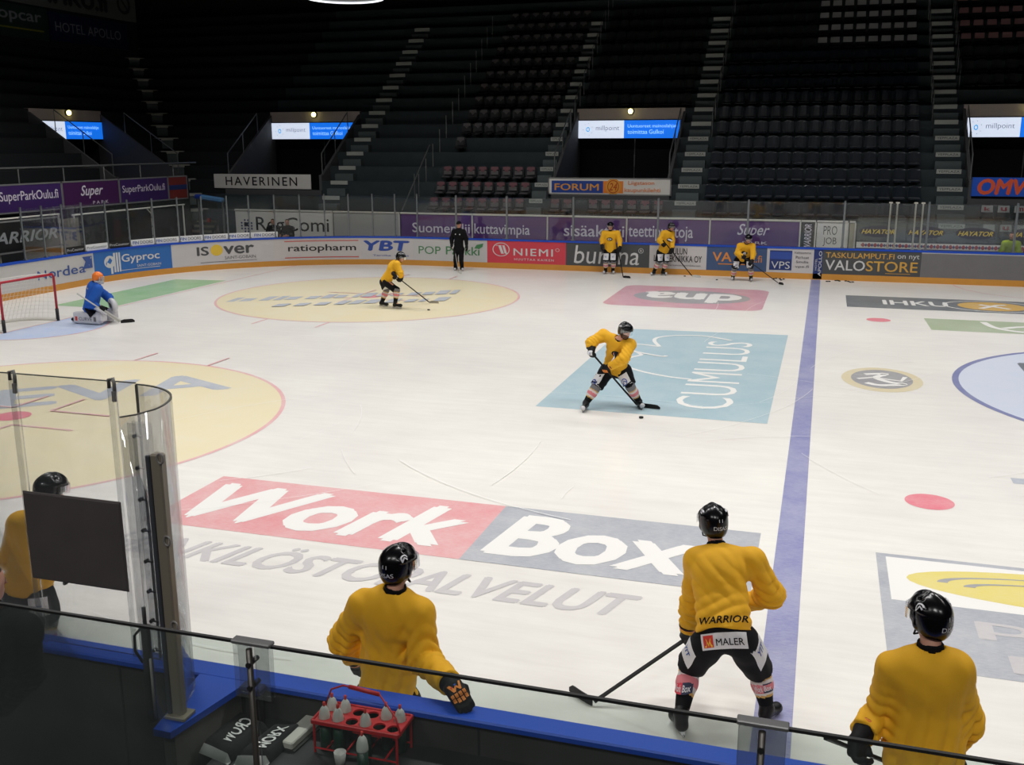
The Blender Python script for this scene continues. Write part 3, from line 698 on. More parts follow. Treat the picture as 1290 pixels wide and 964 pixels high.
purple(-11.06, -7.9, 'purple board with white script lettering and small capitals', [('Super', -10.1, -8.95, 1.2, 1.72, .35), ('PARK', -9.9, -9.0, 1.0, 1.1, 0)])
def vert(t, x, y, w, h, mi, bold=0, shear=0):
    V, F, _ = text2d(t, bold, shear); return (np.array([(1-q[1], q[0], q[2]) for q in V]), F, x, y, w, h, mi)
barrier(-7.9, -7.38, m_sk, 'narrow black board with white slanted letters running up it', [vert('WARRIOR', .25, .35, .5, .6, 0, .02, .3)], [m_pw])
barrier(-7.36, -6.3, m_sgw, 'pale board with thin dark capitals beside the black strip', [T('PRO', .22, vz(1.4), .45, .21, 0, -.005), T('JOB', .22, vz(1.0), .45, .21, 0, -.005), Q(.08, .38, .7, .015, 0)], [C_dg])
barrier(-6.27, -6.05, mat('board_cream', (178, 172, 150), .5), 'narrow cream post board at the end of the pale board')

# ---- penalty bench glass with stickers
g_pen = glass_mat('bench_glass', (.86, .9, .9), .03, .03)
m_oval = mat('sticker_violet', (24, 16, 56), .5); m_ol = mat('sticker_gold', (232, 200, 60), .5)
pg = empty('bench_screen', (-2.0, 16.6, 1.0)); tag(pg, 'clear screen behind the penalty bench with dark ovals and gold lettering', 'screen')
MB().box((0, 0, .5), (8.0, .012, 1.0)).build('glass_panel', g_pen, pg)
for k, x in enumerate((-5.32, -3.8, -2.25, -.6, 1.0)):
    fm = plane_map((x-.62+2.0, -.012, .33), (1.24, 0, 0), (0, 0, .4))
    o = put(pg, [EL(0, 0, 1, 1)], fm, m_oval, 'oval_sticker'); put(o, [T('HAYATOR', .06, .28, .88, .4, 0, .03, .35)], plane_map((x-.62+2.0, -.02, .33), (1.24, 0, 0), (0, 0, .4)), m_ol)
mb = MB(); mb.box((0, -.02, .06), (8, .03, .2), 0); mb.build('printed_band', m_sgw, pg)
put(pg, [POLY([(k/40+.002, .1), (k/40+.012, .5), (k/40+.002, .9), (k/40-.008, .5)], 0) for k in range(1, 40)]+[POLY([(k/40+.014, .2), (k/40+.02, .5), (k/40+.014, .8), (k/40+.008, .5)], 1) for k in range(1, 40)], plane_map((-4, -.037, -.04), (8, 0, 0), (0, 0, .2)), [mat('band_red', (176, 70, 76), .5), mat('band_blue', (70, 80, 130), .5)], 'band_pattern')
MB().box((0, -.02, -.16), (8, .05, .22)).build('base_panel', C_navy, pg)
for x in (-3.6, 0, 3.6): MB().box((x, 0, -.62), (.06, .05, .72)).build('foot', C_navy, pg)
mb = MB(); mb.box((2.3, 17.12, row_z(-1)/2), (9.4, .74, row_z(-1))); tag(mb.build('terrace', m_ter), kind='structure')
m_wpost = mat('gate_post_white', (206, 202, 190), .4)
for k, x in enumerate((-5.07, -4.86, -4.3, -4.08)):
    mb = MB(); mb.box((0, 0, .75), (.055, .05, 1.5), bev=.01); mb.box((0, 0, 1.51), (.12, .06, .05), bev=.01); mb.box((0, 0, .02), (.1, .1, .04))
    o = mb.build('gate_post', m_wpost); o.location = (x, 15.14, BT+.003)
    tag(o, f'tall white gate post over the gold capitals, {ordw[k]} of the four from the pale board', 'gate post', 'white gate posts')

# ---- end stand boards
m_bord = mat('board_red_blue', (150, 40, 44), .5); m_or2 = mat('board_orange_dimmed', (132, 46, 38), .5); m_purp_dim = mat('board_purple_dimmed', (66, 38, 104), .5); m_mag_dim = mat('board_magenta_dimmed', (74, 30, 86), .5)  # end-stand board colours darkened to paint in the dimmer light there
EX = -32.5
def eboard(y0, y1, m, label, parts, mats, x=EX, z0=2.27, z1=3.22):
    r = sign('advert_board', (x, y0+.02, z0), (x, y1-.02, z1), label, parts, mats, m, 'advertising board', frame=m_sgf, group='boards in front of the end stand')
    return r
eboard(5.9, 9.02, m_purp_dim, 'violet board with white lettering over the dark slanted board', [T('SuperParkOulu.fi', .08, .33, .86, .42, 0, .01)], [m_pw])
eboard(9.02, 12.05, m_mag_dim, 'magenta board with white script in the end stand', [T('Super', .3, .32, .4, .5, 0, .02, .35), T('PARK', .5, .1, .28, .12, 0, 0, 0, 1.5)], [m_pw])
eboard(12.05, 15.05, m_purp_dim, 'violet board with white lettering next to the small red board', [T('SuperParkOulu.fi', .05, .36, .88, .36, 0, .005)], [m_pw])
eboard(15.05, 16.35, m_or2, 'small red board with a dark blue band across it', [Q(0, .42, 1, .2, 0)], [C_navy])
eboard(3.5, 7.0, m_sk, 'dark board with pale slanted capitals low behind the end glass', [T('WARRIOR', .02, .3, .95, .36, 0, .03, .3)], [mat('board_pale', (150, 152, 156), .5)], x=-31.0, z0=1.2, z1=2.2)
mb = MB(); mb.tube([(-31.13, 2, 2.25), (-31.13, 7.2, 2.25)], .03, 6)
for y in (4.5, 7.15): mb.cyl((-31.13, y, -.04), (-31.13, y, 2.25), .025, n=6)
tag(mb.build('guard_rail', m_trail), 'pale rail above the dark slanted board behind the goal', 'rail')
mb = MB(); mb.tube([(-31.5, 8.2, 2.14), (-31.5, 14.6, 2.14)], .03, 6)
for y in (8.3, 12.5, 14.5): mb.cyl((-31.5, y, .02), (-31.5, y, 2.14), .03, n=6)
mb.tube([(-31.5, 12.2, 2.14), (-31.5, 12.5, 1.9)], .02, 6)
tag(mb.build('guard_rail', m_trail), 'pale rail on posts under the magenta and violet boards', 'rail')
mb = MB(); mb.tube([(EX-.1, 2, 3.72), (EX-.1, 17.2, 3.72)], .035, 6)
for y in np.arange(3, 17.5, 2.1): mb.cyl((EX-.1, y, 2.3), (EX-.1, y, 3.72), .025, n=6)
tag(mb.build('guard_rail', m_rail), 'grey guard rail running above the violet boards of the end stand', 'rail')
mb = MB(); mb.box((EX-.25, 2.4, 1.6), (.3, 28.4, 3.2)); tag(mb.build('wall_end_front', m_terd), kind='structure')
mb = MB(); mb.box((-31.4, 7.9, 1.55), (.06, .9, 1.0)); mb.box((-31.4, 7.9, .55), (.05, .06, 1.1)); tag(mb.build('notice_panel', mat('panel_beige', (120, 116, 104), .7)), 'small beige panel beside the dark slanted board', 'panel')
# padded bar and steps in the corner
br = empty('corner_gate', (-31.5, 16.5, 0)); tag(br, 'corner gate with blue padded bar on two thin posts', 'gate')
MB().box((.03, 0, 2.27), (1.05, .3, .2), bev=.05, ry=.12).build('padded_bar', mat('pad_light_blue', (84, 138, 190), .6), br)
MB().box((-.56, 0, 2.34), (.34, .32, .2), bev=.05, ry=.05).build('pad_end', mat('pad_dark_blue', (20, 54, 150), .6), br)
for sx in (-.62, .52): MB().cyl((sx, 0, 0), (sx, 0, 2.25), .04, n=8).build('post', m_rail, br)
mb = MB(); mbn = MB()
for k in range(5): mb.box((-32.45, 17.0+.3*k*.7, .35+.2*k), (1.15, .3, .7+.4*k-.4*k), 0); mbn.box((-32.45, 16.86+.21*k, .66+.2*k), (1.0, .03, .1))
ls = empty('corner_steps', (0, 0, 0)); tag(ls, 'short grey steps with pale edges inside the corner gate', 'steps')
mb.build('step_block', m_ter, ls); mbn.build('step_edge', mat('step_edge_pale', (120, 116, 104), .7), ls)
obj('end_cap', *(lambda b: (b.V, b.F))(MB().box((-31.95, 16.9, 1.35), (.12, .1, .16))), mat('box_red', (150, 44, 40), .6), ls)

# ---- upper balcony at the end with signs
m_bdim = mat('balcony_lettering', (132, 130, 140), .6)
def bal(y0, y1, z0, z1, m, label, parts, mats):
    return sign('sign', (-41.0, y0, z0), (-41.0, y1, z1), label, parts, mats, m, frame=None, th=.08, group='signs on the upper balcony')
bal(11, 19.1, 9.0, 10.35, mat('balcony_green', (18, 46, 34), .6), 'dark green sign with pale lettering on the upper balcony', [T('europcar', .45, .42, .5, .36, 0, .02), Q(.3, .25, .66, .05, 1)], [m_bdim, mat('balcony_yellow', (130, 124, 40), .6)])
bal(19.2, 24.6, 9.05, 10.3, mat('balcony_navy', (16, 24, 62), .6), 'dark navy sign with pale capitals on the upper balcony', [T('HOTEL APOLLO', .06, .34, .84, .34, 0, .005)], [m_bdim])
bal(11, 25.4, 10.45, 11.9, mat('balcony_grey', (96, 98, 96), .6), 'grey sign with large dark lettering topmost on the upper balcony', [T('IHKU.fi', .57, .14, .28, .6, 0, .06), RING(.9, .2, .07, .65, .3), STROKE([(.92, .7), (.94, .5), (.96, .3)], .01)], [C_K])
mb = MB(); mb.box((-42.2, 10, 10.4), (2.2, 31, 3.2)); mb.box((-44, 10, 7.6), (1.5, 31, 2.6)); tag(mb.build('balcony', m_void), kind='structure')
mb = MB()
for y in (18.2, 20.4, 22.6): mb.box((-43.2, y, 8.0), (.08, 1.7, 1.5))
tag(mb.build('window_1', mat('lodge_pane', (54, 56, 58), .4)), kind='structure')

# ---- aisles
m_step = mat('aisle_step', (84, 94, 95), .8, vary=.15, scale=3); m_nose = mat('step_nosing', (176, 178, 172), .7)
def aisle(x0, x1, label, i0=0, i1=15, text=6):
    r = empty('aisle_stairs', ((x0+x1)/2, Y0, 0)); tag(r, label, 'stairs', 'aisle stairs of the far stand'); c = r.location
    hs = None
    for i in range(i0, i1):
        if hs is None: hs = MB().box((0, -.16, -RS*.75), (x1-x0, .36, RS*.5)).build('half_step', m_step, r); q = hs
        else: q = hs.copy(); COL.objects.link(q); q.parent = r
        q.location = (0, row_y(i)-c.y, row_z(i))
    nos = None
    V, F, _ = text2d('YEPPLAZA', .01)
    for i in range(i0, i1):
        if nos is None:
            b = MB(); b.box((0, -.012, -.07), (x1-x0-.06, .03, .16))
            nos = b.build('nosing', m_nose, r); n_ = nos
            t0 = obj('lettering', [((u-.5)*(x1-x0)*.8, -.03, -.11+.08*v) for u, v, _l in V], F, C_dg, nos)
        else:
            n_ = nos.copy(); COL.objects.link(n_); n_.parent = r
            if i < text: t_ = t0.copy(); COL.objects.link(t_); t_.parent = n_
        n_.location = (0, row_y(i)-c.y, row_z(i)+.012)
    return r
aisle(-3.36, -2.46, 'aisle stairs with pale nosings beside the blue sign with orange capitals')
aisle(-12.6, -11.74, 'aisle stairs with pale nosings on the gate side of the forum sign')
aisle(-18.32, -17.72, 'aisle stairs with pale nosings between the printed seats and the forum sign')
aisle(-27.35, -26.5, 'aisle stairs with pale nosings at the bare terraces near the corner doorway', text=0)
# mitred corner stair
cs = empty('aisle_stairs', (-33, 17.5, 0)); tag(cs, 'dim stairs climbing the corner between the far stand and the end stand', 'stairs')
nos = None
for i in range(0, 14):
    p = (-TD*i, TD*i, row_z(i)+.05)
    if nos is None:
        b = MB(); b.box((0, 0, -.25), (1.1, .5, .5), rz=PI/4+PI/2*0); b.box((.18, -.18, -.06), (1.0, .04, .12), 1, rz=PI/4)
        nos = b.build('step', [m_step, mat('nosing_dim', (168, 166, 158), .8)], cs); n_ = nos
    else: n_ = nos.copy(); COL.objects.link(n_); n_.parent = cs
    n_.location = p

# ---- thin rails of the blocks
def block_rails(x, rows, label, h=.95, every=1):
    r = empty('aisle_rail', (x, row_y(rows[0])+.1, row_z(rows[0]))); tag(r, label, 'rail', 'thin rails of the far stand'); p0 = None
    for i in rows:
        if p0 is None:
            mb = MB(); mb.cyl((0, 0, 0), (0, 0, h), .018, n=5)
            if every > 1: mb.tube([(0, 0, h), (0, TD*1.2, h+RS*1.2), (0, TD*1.2, RS*1.2)], .018, 5)
            p0 = q = mb.build('rail_post', m_rail, r)
        else: q = p0.copy(); COL.objects.link(q); q.parent = r
        q.location = (0, TD*(i-rows[0]), RS*(i-rows[0]))
    return r
block_rails(-23.0, range(1, 14), 'row of thin posts at the open side of the printed seats')
mb = MB(); mb.tube([(-23.2, 17.1, 1.9), (-23.1, row_y(3), row_z(3)+.9)], .025, 6); mb.cyl((-23.15, row_y(1), row_z(1)), (-23.15, row_y(1), row_z(1)+.95), .02, n=6)
tag(mb.build('handrail', m_rail), 'slanting handrail beside the bare terraces near the purple boards', 'handrail')
block_rails(-17.5, range(6, 15, 2), 'short guard rails on the upper part of the aisle by the forum sign', every=2)
block_rails(-11.65, range(5, 15, 2), 'short guard rails on the aisle beside the dark blue seats', every=2)
block_rails(-3.42, range(6, 15, 2), 'short guard rails on the aisle side of the dark blue seats near the blue sign', every=2)
block_rails(-2.4, range(8, 15, 2), 'short guard rails above the blue sign with orange capitals', every=2)

# ---- seats
m_sb = mat('seat_navy', (16, 26, 38), .3, spec=.6); m_sg = mat('seat_grey', (40, 41, 44), .5); m_sp = mat('seat_print', (92, 88, 90), .5); m_srd = mat('seat_print_red', (112, 70, 78), .5)
m_swh = mat('seat_white', (150, 150, 150), .5); m_sdk = mat('seat_black', (19, 21, 24), .5); m_sred = mat('seat_letter_red', (160, 36, 60), .5)
def seat_mesh(kind):
    b = MB(); w = .44
    # moulded backrest, slightly dished, and tip-up pan
    n = 6; V = []
    for k in range(n+1):
        t = k/n; z = .2+.46*t; y = .34+.07*t
        for j in range(5):
            u = j/4-.5; V.append((u*w*(1-.12*t*t), y+.10*(.25-u*u)*1.4, z+(-.05*abs(u)*2 if k == n else 0)))
    F = []
    for k in range(n):
        for j in range(4): F.append((k*5+j, k*5+j+1, k*5+6+j, k*5+5+j))
    m0 = len(V); V2 = [(x, y+.03, z) for x, y, z in V]
    F2 = [tuple(i+m0 for i in f[::-1]) for f in F]
    rimf = [(j, m0+j, m0+j+1, j+1) for j in range(4)]+[(n*5+j, n*5+j+1, m0+n*5+j+1, m0+n*5+j) for j in range(4)]+[(k*5, k*5+5, m0+k*5+5, m0+k*5) for k in range(n)]+[(k*5+4, m0+k*5+4, m0+k*5+9, k*5+9) for k in range(n)]
    b.add(V+V2, F+F2+rimf, 0)
    b.box((0, .2, .19), (w*.94, .36, .07), 0, bev=.03, rx=.12)
    b.box((0, .3, .1), (.06, .1, .2), 1)
    if kind == 'print':
        b.add([(-.17, .345+.01, .5), (.17, .345+.01, .5), (.15, .375, .62), (-.15, .375, .62)], [(0, 1, 2, 3)], 2)
        b.add([(-.1, .34, .5), (.1, .34, .5), (0, .33, .4)], [(0, 2, 1)], 2); b.add([(-.16, .33, .3), (.16, .33, .3), (.16, .35, .46), (-.16, .35, .46)], [(0, 1, 2, 3)], 3)
        b.add([(-.15, .03, .2), (.15, .03, .2), (.15, .12, .235), (-.15, .12, .235)], [(0, 1, 2, 3)], 3)
    if kind == 'white':
        b.add([(-.19, .345, .4), (.19, .345, .4), (.18, .385, .63), (-.18, .385, .63)], [(0, 1, 2, 3)], 2)
    return b
SM = {'navy': [m_sb, m_sdk, m_sp, m_sp], 'print': [m_sg, m_sdk, m_srd, m_sp], 'printdim': [m_sg, m_sdk, m_sp, m_sg], 'white': [m_sdk, m_sdk, m_swh, m_swh], 'letter': [m_sdk, m_sdk, m_swh, m_swh], 'dark': [m_sdk, m_sdk, m_sdk, m_sdk], 'redprint': [m_sdk, m_sdk, mat('seat_print_pink', (140, 104, 104), .5), m_swh]}
SK = {'navy': 'plain', 'print': 'print', 'printdim': 'print', 'white': 'white', 'letter': 'white', 'dark': 'plain', 'redprint': 'white'}
_sp = {}; far_seats = {}
n_seat = [0]
def seat(x, i, kind, label, group, letter=None):
    if n_seat[0] >= 300 or label is None:
        far_seats.setdefault(kind, []).append((x, i)); return
    n_seat[0] += 1
    if kind not in _sp: o = seat_mesh(SK[kind]).build('stadium_seat', SM[kind]); _sp[kind] = o
    else: o = _sp[kind].copy(); COL.objects.link(o)
    o.location = (x, row_y(i)+.3, row_z(i)+.002)
    tag(o, label, 'seat', group)
    if letter:
        V, F, _ = text2d(letter, .04)
        obj('lettering', [((u-.5)*.2, .335+.035*v-.006, .45+.13*v) for u, v, _l in V], F, m_sred, o)
low = ['bottom', 'second', 'third', 'fourth', 'fifth', 'sixth', 'seventh', 'eighth', 'ninth', 'tenth', 'eleventh', 'twelfth', 'thirteenth', 'fourteenth', 'fifteenth']
# labelled blocks, nearest rows first
jobs = []
for i in range(15):
    for j in range(15):
        x = -11.3+.515*j
        k = 'white' if (i >= 11 and j >= 7) else ('navy' if i < 11 else 'dark')
        jobs.append((i, x, k, f'{"white-backed" if k == "white" else "dark blue"} seat, {low[i]} row up, {ordw[j]} from the forum-side aisle, wide block', 'seats of the wide block'))
for i in range(15):
    for j in range(8):
        if i in (3, 4) and not (i == 4 and j == 0): continue
        x = -22.25+.515*j
        jobs.append((i, x, 'print' if i < 3 else 'printdim', f'grey seat with printed back, {low[i]} row up, {ordw[j]} from the bare terraces', 'printed seats beside the bare terraces'))
for j in range(9):
    if j == 2: continue
    jobs.append((0, -17.2+.505*j, 'print', f'printed seat under the forum sign, {ordw[j]} from the printed-seat aisle', 'printed seats under the forum sign'))
for i in range(7, 15):
    for j in range(9): jobs.append((i, -17.15+.52*j, 'dark', f'black seat above the forum doorway, {low[i]} row up, {ordw[j]} along from the printed-seat aisle', 'black seats above the forum doorway'))
for i in (-1, 0):
    for j in range(8): jobs.append((i, -1.75+.52*j, 'letter', None if j > 2 else ('white seat with a red letter under the blue sign, ' + ('front' if i < 0 else 'second')+' row, '+ordw[j]+' from the aisle'), 'lettered seats under the blue sign'))
for i in range(8, 15):
    for j in range(8): jobs.append((i, -2.0+.52*j, 'redprint' if i > 10 else 'dark', None if j > 3 else f'{"red and white" if i > 10 else "black"} seat over the blue sign, {low[i]} row up, {ordw[j]} from the aisle', 'seats above the blue sign'))
jobs.sort(key=lambda q: q[0]+(0 if q[3] else 100))
for i, x, k, l, g in jobs:
    let = None
    if k == 'letter':
        j = round((x+1.75)/.52); let = ('xu ' if i < 0 else 'kum')[j] if j < 3 else None
        if let in (' ', 'x'): let = None
    seat(x, i, k, l, g, let)
for k, L in far_seats.items():       # the furthest rows: one object per colour
    proto = seat_mesh(SK[k]); b = MB()
    for x, i in L:
        n = len(b.V); b.V += [(v[0]+x, v[1]+row_y(i)+.3, v[2]+row_z(i)+.002) for v in proto.V]; b.F += [tuple(a+n for a in f) for f in proto.F]; b.M += proto.M
    tag(b.build('distant_seats', SM[k]), {'dark': 'rows of black seats high in the far stand', 'white': 'rows of white-backed seats high wide block', 'printdim': 'rows of dim printed seats high in the far stand'}.get(k, 'further '+k+' seats of the far stand'), 'seats', kind='stuff')
# plain benches of the bare terraces: blue-grey seat strips
# ---- overhead lamp ring just in view at the top
hl = empty('hanging_lamp', (-22.0, 10.2, 8.97)); tag(hl, 'pale curved rim of a hanging lamp at the top of the picture', 'lamp')
mb = MB(); mb.lathe((0, 0, 0), [(1.15, 0), (1.28, .02), (1.3, .12), (1.1, .3), (.3, .5), (.1, .52)], 40); mb.build('lamp_shade', mat('lamp_shade_grey', (120, 120, 122), .4, .3), hl, True)
mb = MB(); mb.tube([(1.2*math.cos(a), 1.2*math.sin(a), -.015) for a in np.linspace(0, 2*PI, 40, endpoint=False)], .035, 6, closed=True); mb.build('light_ring', mat('lamp_ring_white', (235, 240, 245), .5, emit=1.2), hl)
MB().cyl((0, 0, .5), (0, 0, 9.1), .03, n=6).build('cable', m_rail, hl)
# ================================================================ PLAYERS' BENCH IN FRONT OF THE CAMERA
m_bdark = mat('bench_wall_dark', (52, 51, 49), .7, vary=.15, scale=3); m_black = mat('bench_black', (17, 17, 18), .8); m_bgrey = mat('divider_grey', (104, 101, 94), .7)
m_shelf = mat('bench_shelf_black', (34, 34, 35), .5)
bb = empty('bench_boards', (-8, -15.1, 0)); tag(bb, 'near rink boards at the bench with wide blue cap and dark inner wall', 'rink boards')
def bm(mb, name, m, parent, base, label=None, smooth=False):
    o = obj(name, [Vector(v)-Vector(base) for v in mb.V], mb.F, m, parent, mb.M, smooth)
    if label: o['label'] = label
    return o
B = (-8, -15.1, 0)
mb = MB(); mb.box((-5.25, -15.12, .51), (16.5, .12, 1.02)); bm(mb, 'inner_wall', m_bdark, bb, B)
mb = MB(); mb.box((-5.25, -15.055, .6), (16.5, .012, .8)); bm(mb, 'ice_side_panel', b_white, bb, B)
mb = MB(); mb.box((-5.25, -15.05, .1), (16.5, .02, .2)); bm(mb, 'kickplate', b_kick, bb, B)
mb = MB(); mb.box((-5.25, -15.135, 1.045), (16.5, .17, .05), bev=.01); bm(mb, 'cap_rail', b_cap, bb, B)
mb = MB()
for x in (-11.55, -8.95, -7.7, -5.2): mb.box((x, -15.183, .5), (.012, .008, 1.0))
bm(mb, 'wall_joint', m_black, bb, B)
# divider with its own blue cap
dv = empty('bench_divider', (-10.7, -15.5, 0)); tag(dv, 'short grey divider wall with tapering blue cap at the end of the bench', 'divider'); D = (-10.7, -15.5, 0)
def prism(pts, z0, z1):
    n = len(pts); return MB().add([(x, y, z0) for x, y in pts]+[(x, y, z1) for x, y in pts], [tuple(range(n-1, -1, -1)), tuple(range(n, 2*n))]+[(j, (j+1) % n, n+(j+1) % n, n+j) for j in range(n)])
bm(prism([(-10.84, -15.22), (-10.74, -15.82), (-10.66, -15.82), (-10.58, -15.22)], 0, 1.03), 'wall', m_bgrey, dv, D)
bm(prism([(-10.88, -15.225), (-10.77, -15.87), (-10.65, -15.87), (-10.52, -15.225)], 1.03, 1.075), 'cap', b_cap, dv, D)
mb = MB(); mb.box((-10.46, -15.27, 1.06), (.16, .09, .05), bev=.01); mb.box((-10.43, -15.3, .86), (.1, .06, .36), 1, bev=.01)
o = mb.build('gate_latch', [mat('latch_blue', (14, 32, 96), .5), m_black]); tag(o, 'dark blue gate latch where the divider meets the bench boards', 'latch')

# protective glass
g_near = glass_mat('near_glass', (.93, .935, .94), .03, .03, .02); g_curve = glass_mat('curved_glass', (.94, .945, .955), .035, .045, .03, .4); m_edge = mat('glass_edge', (84, 82, 76), .5); m_trim = mat('railing_trim', (22, 22, 22), .6)
g_strip = glass_mat('clear_strip', (.88, .885, .89), .04, .04, .05, .4); m_chrome = mat('post_metal', (134, 126, 112), .4, .15); m_clip = mat('clip_metal', (126, 124, 122), .4)
def pane(x0, x1, label):
    r = empty('safety_glass', ((x0+x1)/2, -15.13, 1.07)); tag(r, label, 'glass panel', 'tall panes beside the bench'); w = x1-x0
    MB().box((0, 0, .965), (w-.008, .012, 1.93)).build('sheet', g_near, r)
    MB().box((0, 0, 1.932), (w-.008, .013, .006)).build('top_edge', m_edge, r)
    return r
pane(-13.45, -12.21, 'clear tall pane beside the bench, at the edge of the picture'); pane(-12.19, -11.43, 'clear tall pane carrying the black board'); pane(-11.41, -11.25, 'narrow clear pane next to the curved pane')
ctr = (-11.25, -15.63); Rr = .5
arc = [(ctr[0]+Rr*math.cos(a), ctr[1]+Rr*math.sin(a)) for a in np.linspace(PI/2, 0, 17)]+[(-10.78, -15.76), (-10.83, -15.83)]
cg = empty('curved_glass', (-11.0, -15.3, 1.075)); tag(cg, 'curved clear pane at the corner of the bench', 'glass panel'); base = Vector((-11.0, -15.3, 1.075))
def sheet(path, z0, z1, th, name, m):
    V = []; F = []; n = len(path)
    for i, (x, y) in enumerate(path):
        a = Vector(path[max(i-1, 0)]); b = Vector(path[min(i+1, n-1)]); d = (b-a).normalized(); nx, ny = -d.y*th/2, d.x*th/2
        for sx, z in ((1, z0), (1, z1), (-1, z1), (-1, z0)): V.append(Vector((x+nx*sx, y+ny*sx, z))-base)
    for i in range(n-1):
        for k in range(4): F.append((i*4+k, i*4+(k+1) % 4, i*4+4+(k+1) % 4, i*4+4+k))
    F += [(3, 2, 1, 0), tuple(range((n-1)*4, n*4))]
    return obj(name, V, F, m, cg)
sheet(arc, 1.08, 2.99, .012, 'sheet', g_curve).data.polygons.foreach_set('use_smooth', [True]*(4*(len(arc)-1)+2))
sheet(arc, 2.99, 2.997, .013, 'top_edge', m_edge)
# clear joint strip with dark bolts, joint clips
js = empty('joint_strip', (-11.25, -15.15, 1.08)); tag(js, 'clear joint strip with a column of dark bolts beside the curved pane', 'joint strip')
for dy in (-.0, .045): MB().box((0, dy-.005, .83), (.15, .006, 1.66)).build('clear_strip', g_strip, js)
MB().box((0, .02, .955), (.012, .014, 1.91)).build('seam', m_edge, js)
for k in range(8):
    z = 1.58-.215*k; MB().cyl((-.015, -.03, z), (-.015, .0, z), .013, n=8).cyl((-.015, -.018, z), (.04, -.018, z), .006, n=6).build('bolt', m_black, js)
for x, l in ((-12.2, 'small metal clip with clear strip on the glass above the hidden player'), (-11.42, 'small metal clip with clear strip on the glass nearer the curved pane')):
    r = empty('glass_clip', (x, -15.15, 2.97)); tag(r, l, 'clip', 'clips on the tall panes')
    MB().box((0, 0, -.95), (.07, .006, 1.9)).build('clear_strip', g_strip, r)
    MB().tube([(-.02, 0, -.01), (-.02, .0, .045), (.015, 0, .055), (.02, 0, .02), (.02, -.005, -.05)], .012, 6).build('clip_hook', m_clip, r, True)
    MB().box((.02, -.012, -.06), (.03, .02, .07), bev=.005).build('clip_body', m_clip, r)
# steel post
ps = empty('glass_post', (-10.7, -15.7, 1.076)); tag(ps, 'tall weathered steel post on the divider holding the curved pane', 'post')
mb = MB(); mb.box((0, 0, .84), (.075, .06, 1.68), bev=.01); mb.box((-.05, -.02, .84), (.03, .03, 1.66), 1, bev=.006); mb.build('post_profile', [m_chrome, mat('post_dark', (72, 74, 80), .4, .2)], ps)
for z in (1.66, 1.16, .62): MB().tube([(.04+.022*math.cos(a), -.035, z+.03*math.sin(a)) for a in np.linspace(0, 2*PI, 14, endpoint=False)], .006, 5, closed=True).build('eyelet', m_clip, ps, True)
MB().box((0, 0, .012), (.14, .12, .024), bev=.004).build('foot_plate', m_chrome, ps)
lt = empty('gate_bolt', (-10.83, -15.78, 1.076)); tag(lt, 'black rod latch with a loop handle fixed beside the steel post', 'latch')
MB().cyl((0, 0, .0), (0, 0, .62), .028, n=12).cyl((0, 0, .62), (0, 0, .74), .012, n=8).build('rod', m_trim, lt, True)
MB().tube([(-.03, -.01, .6), (-.075, -.01, .55), (-.08, -.01, .45), (-.03, -.01, .38)], .009, 6).build('loop_handle', m_trim, lt, True)
MB().cyl((.03, -.02, .02), (.03, -.02, .42), .008, n=6).build('chrome_rod', m_clip, lt, True)
# black board hung on the glass
bd = empty('black_board', (-11.82, -15.165, 1.56)); tag(bd, 'blank black board fixed to the tall glass beside the bench', 'board')
MB().box((0, 0, .315), (.775, .018, .625), bev=.006).build('panel', mat('board_black', (84, 78, 78), .55, vary=.2, scale=4), bd)
MB().box((0, .002, .315), (.787, .012, .637), bev=.004).build('edge', mat('board_edge', (88, 82, 80), .5), bd)

# railing glass between the camera and the bench
g_rail = glass_mat('railing_glass', (.85, .895, .875), .02, .018, .03)
RY = -16.9; RT = 2.37
for k, (x0, x1, l) in enumerate(((-12.6, -9.395, 'greenish railing pane in front of the divider and towels'), (-9.375, -7.24, 'greenish railing pane in front of the bottles and glove'), (-7.22, -4.2, 'greenish railing pane in front of the player with crossed stick'))):
    r = empty('railing_glass', ((x0+x1)/2, RY, RT-1.1)); tag(r, l, 'glass panel', 'railing panes')
    MB().box((0, 0, .55), (x1-x0, .012, 1.09)).build('sheet', g_rail, r); MB().box((0, 0, 1.1), (x1-x0, .016, .012)).build('top_trim', m_trim, r)
for k, (x, l) in enumerate(((-9.385, 'dark railing post with clear clamp plates by the towels'), (-7.23, 'dark railing post with clear clamp plates below the skater with the stick'))):
    r = empty('railing_post', (x, RY-.03, .3)); tag(r, l, 'post', 'railing posts')
    MB().cyl((0, 0, 0), (0, 0, 2.06), .014, n=10).build('tube', mat('railing_tube', (66, 62, 58), .35, .3), r, True)
    for dy in (.012, .048): MB().box((0, dy, 1.945), (.175, .005, .26), bev=.002).build('clamp_plate', g_strip, r)
    MB().box((0, .03, 2.078), (.19, .05, .018), bev=.004).build('top_clip', mat('clip_grey', (104, 104, 104), .35, .3), r)
    for z in (1.99, 1.88): MB().cyl((-.0, -.02, z), (.0, .06, z), .012, n=8).build('bolt', m_black, r)
mb = MB(); mb.box((-7, RY, .64), (13, .1, 1.28)); tag(mb.build('wall_railing', m_black), kind='structure')

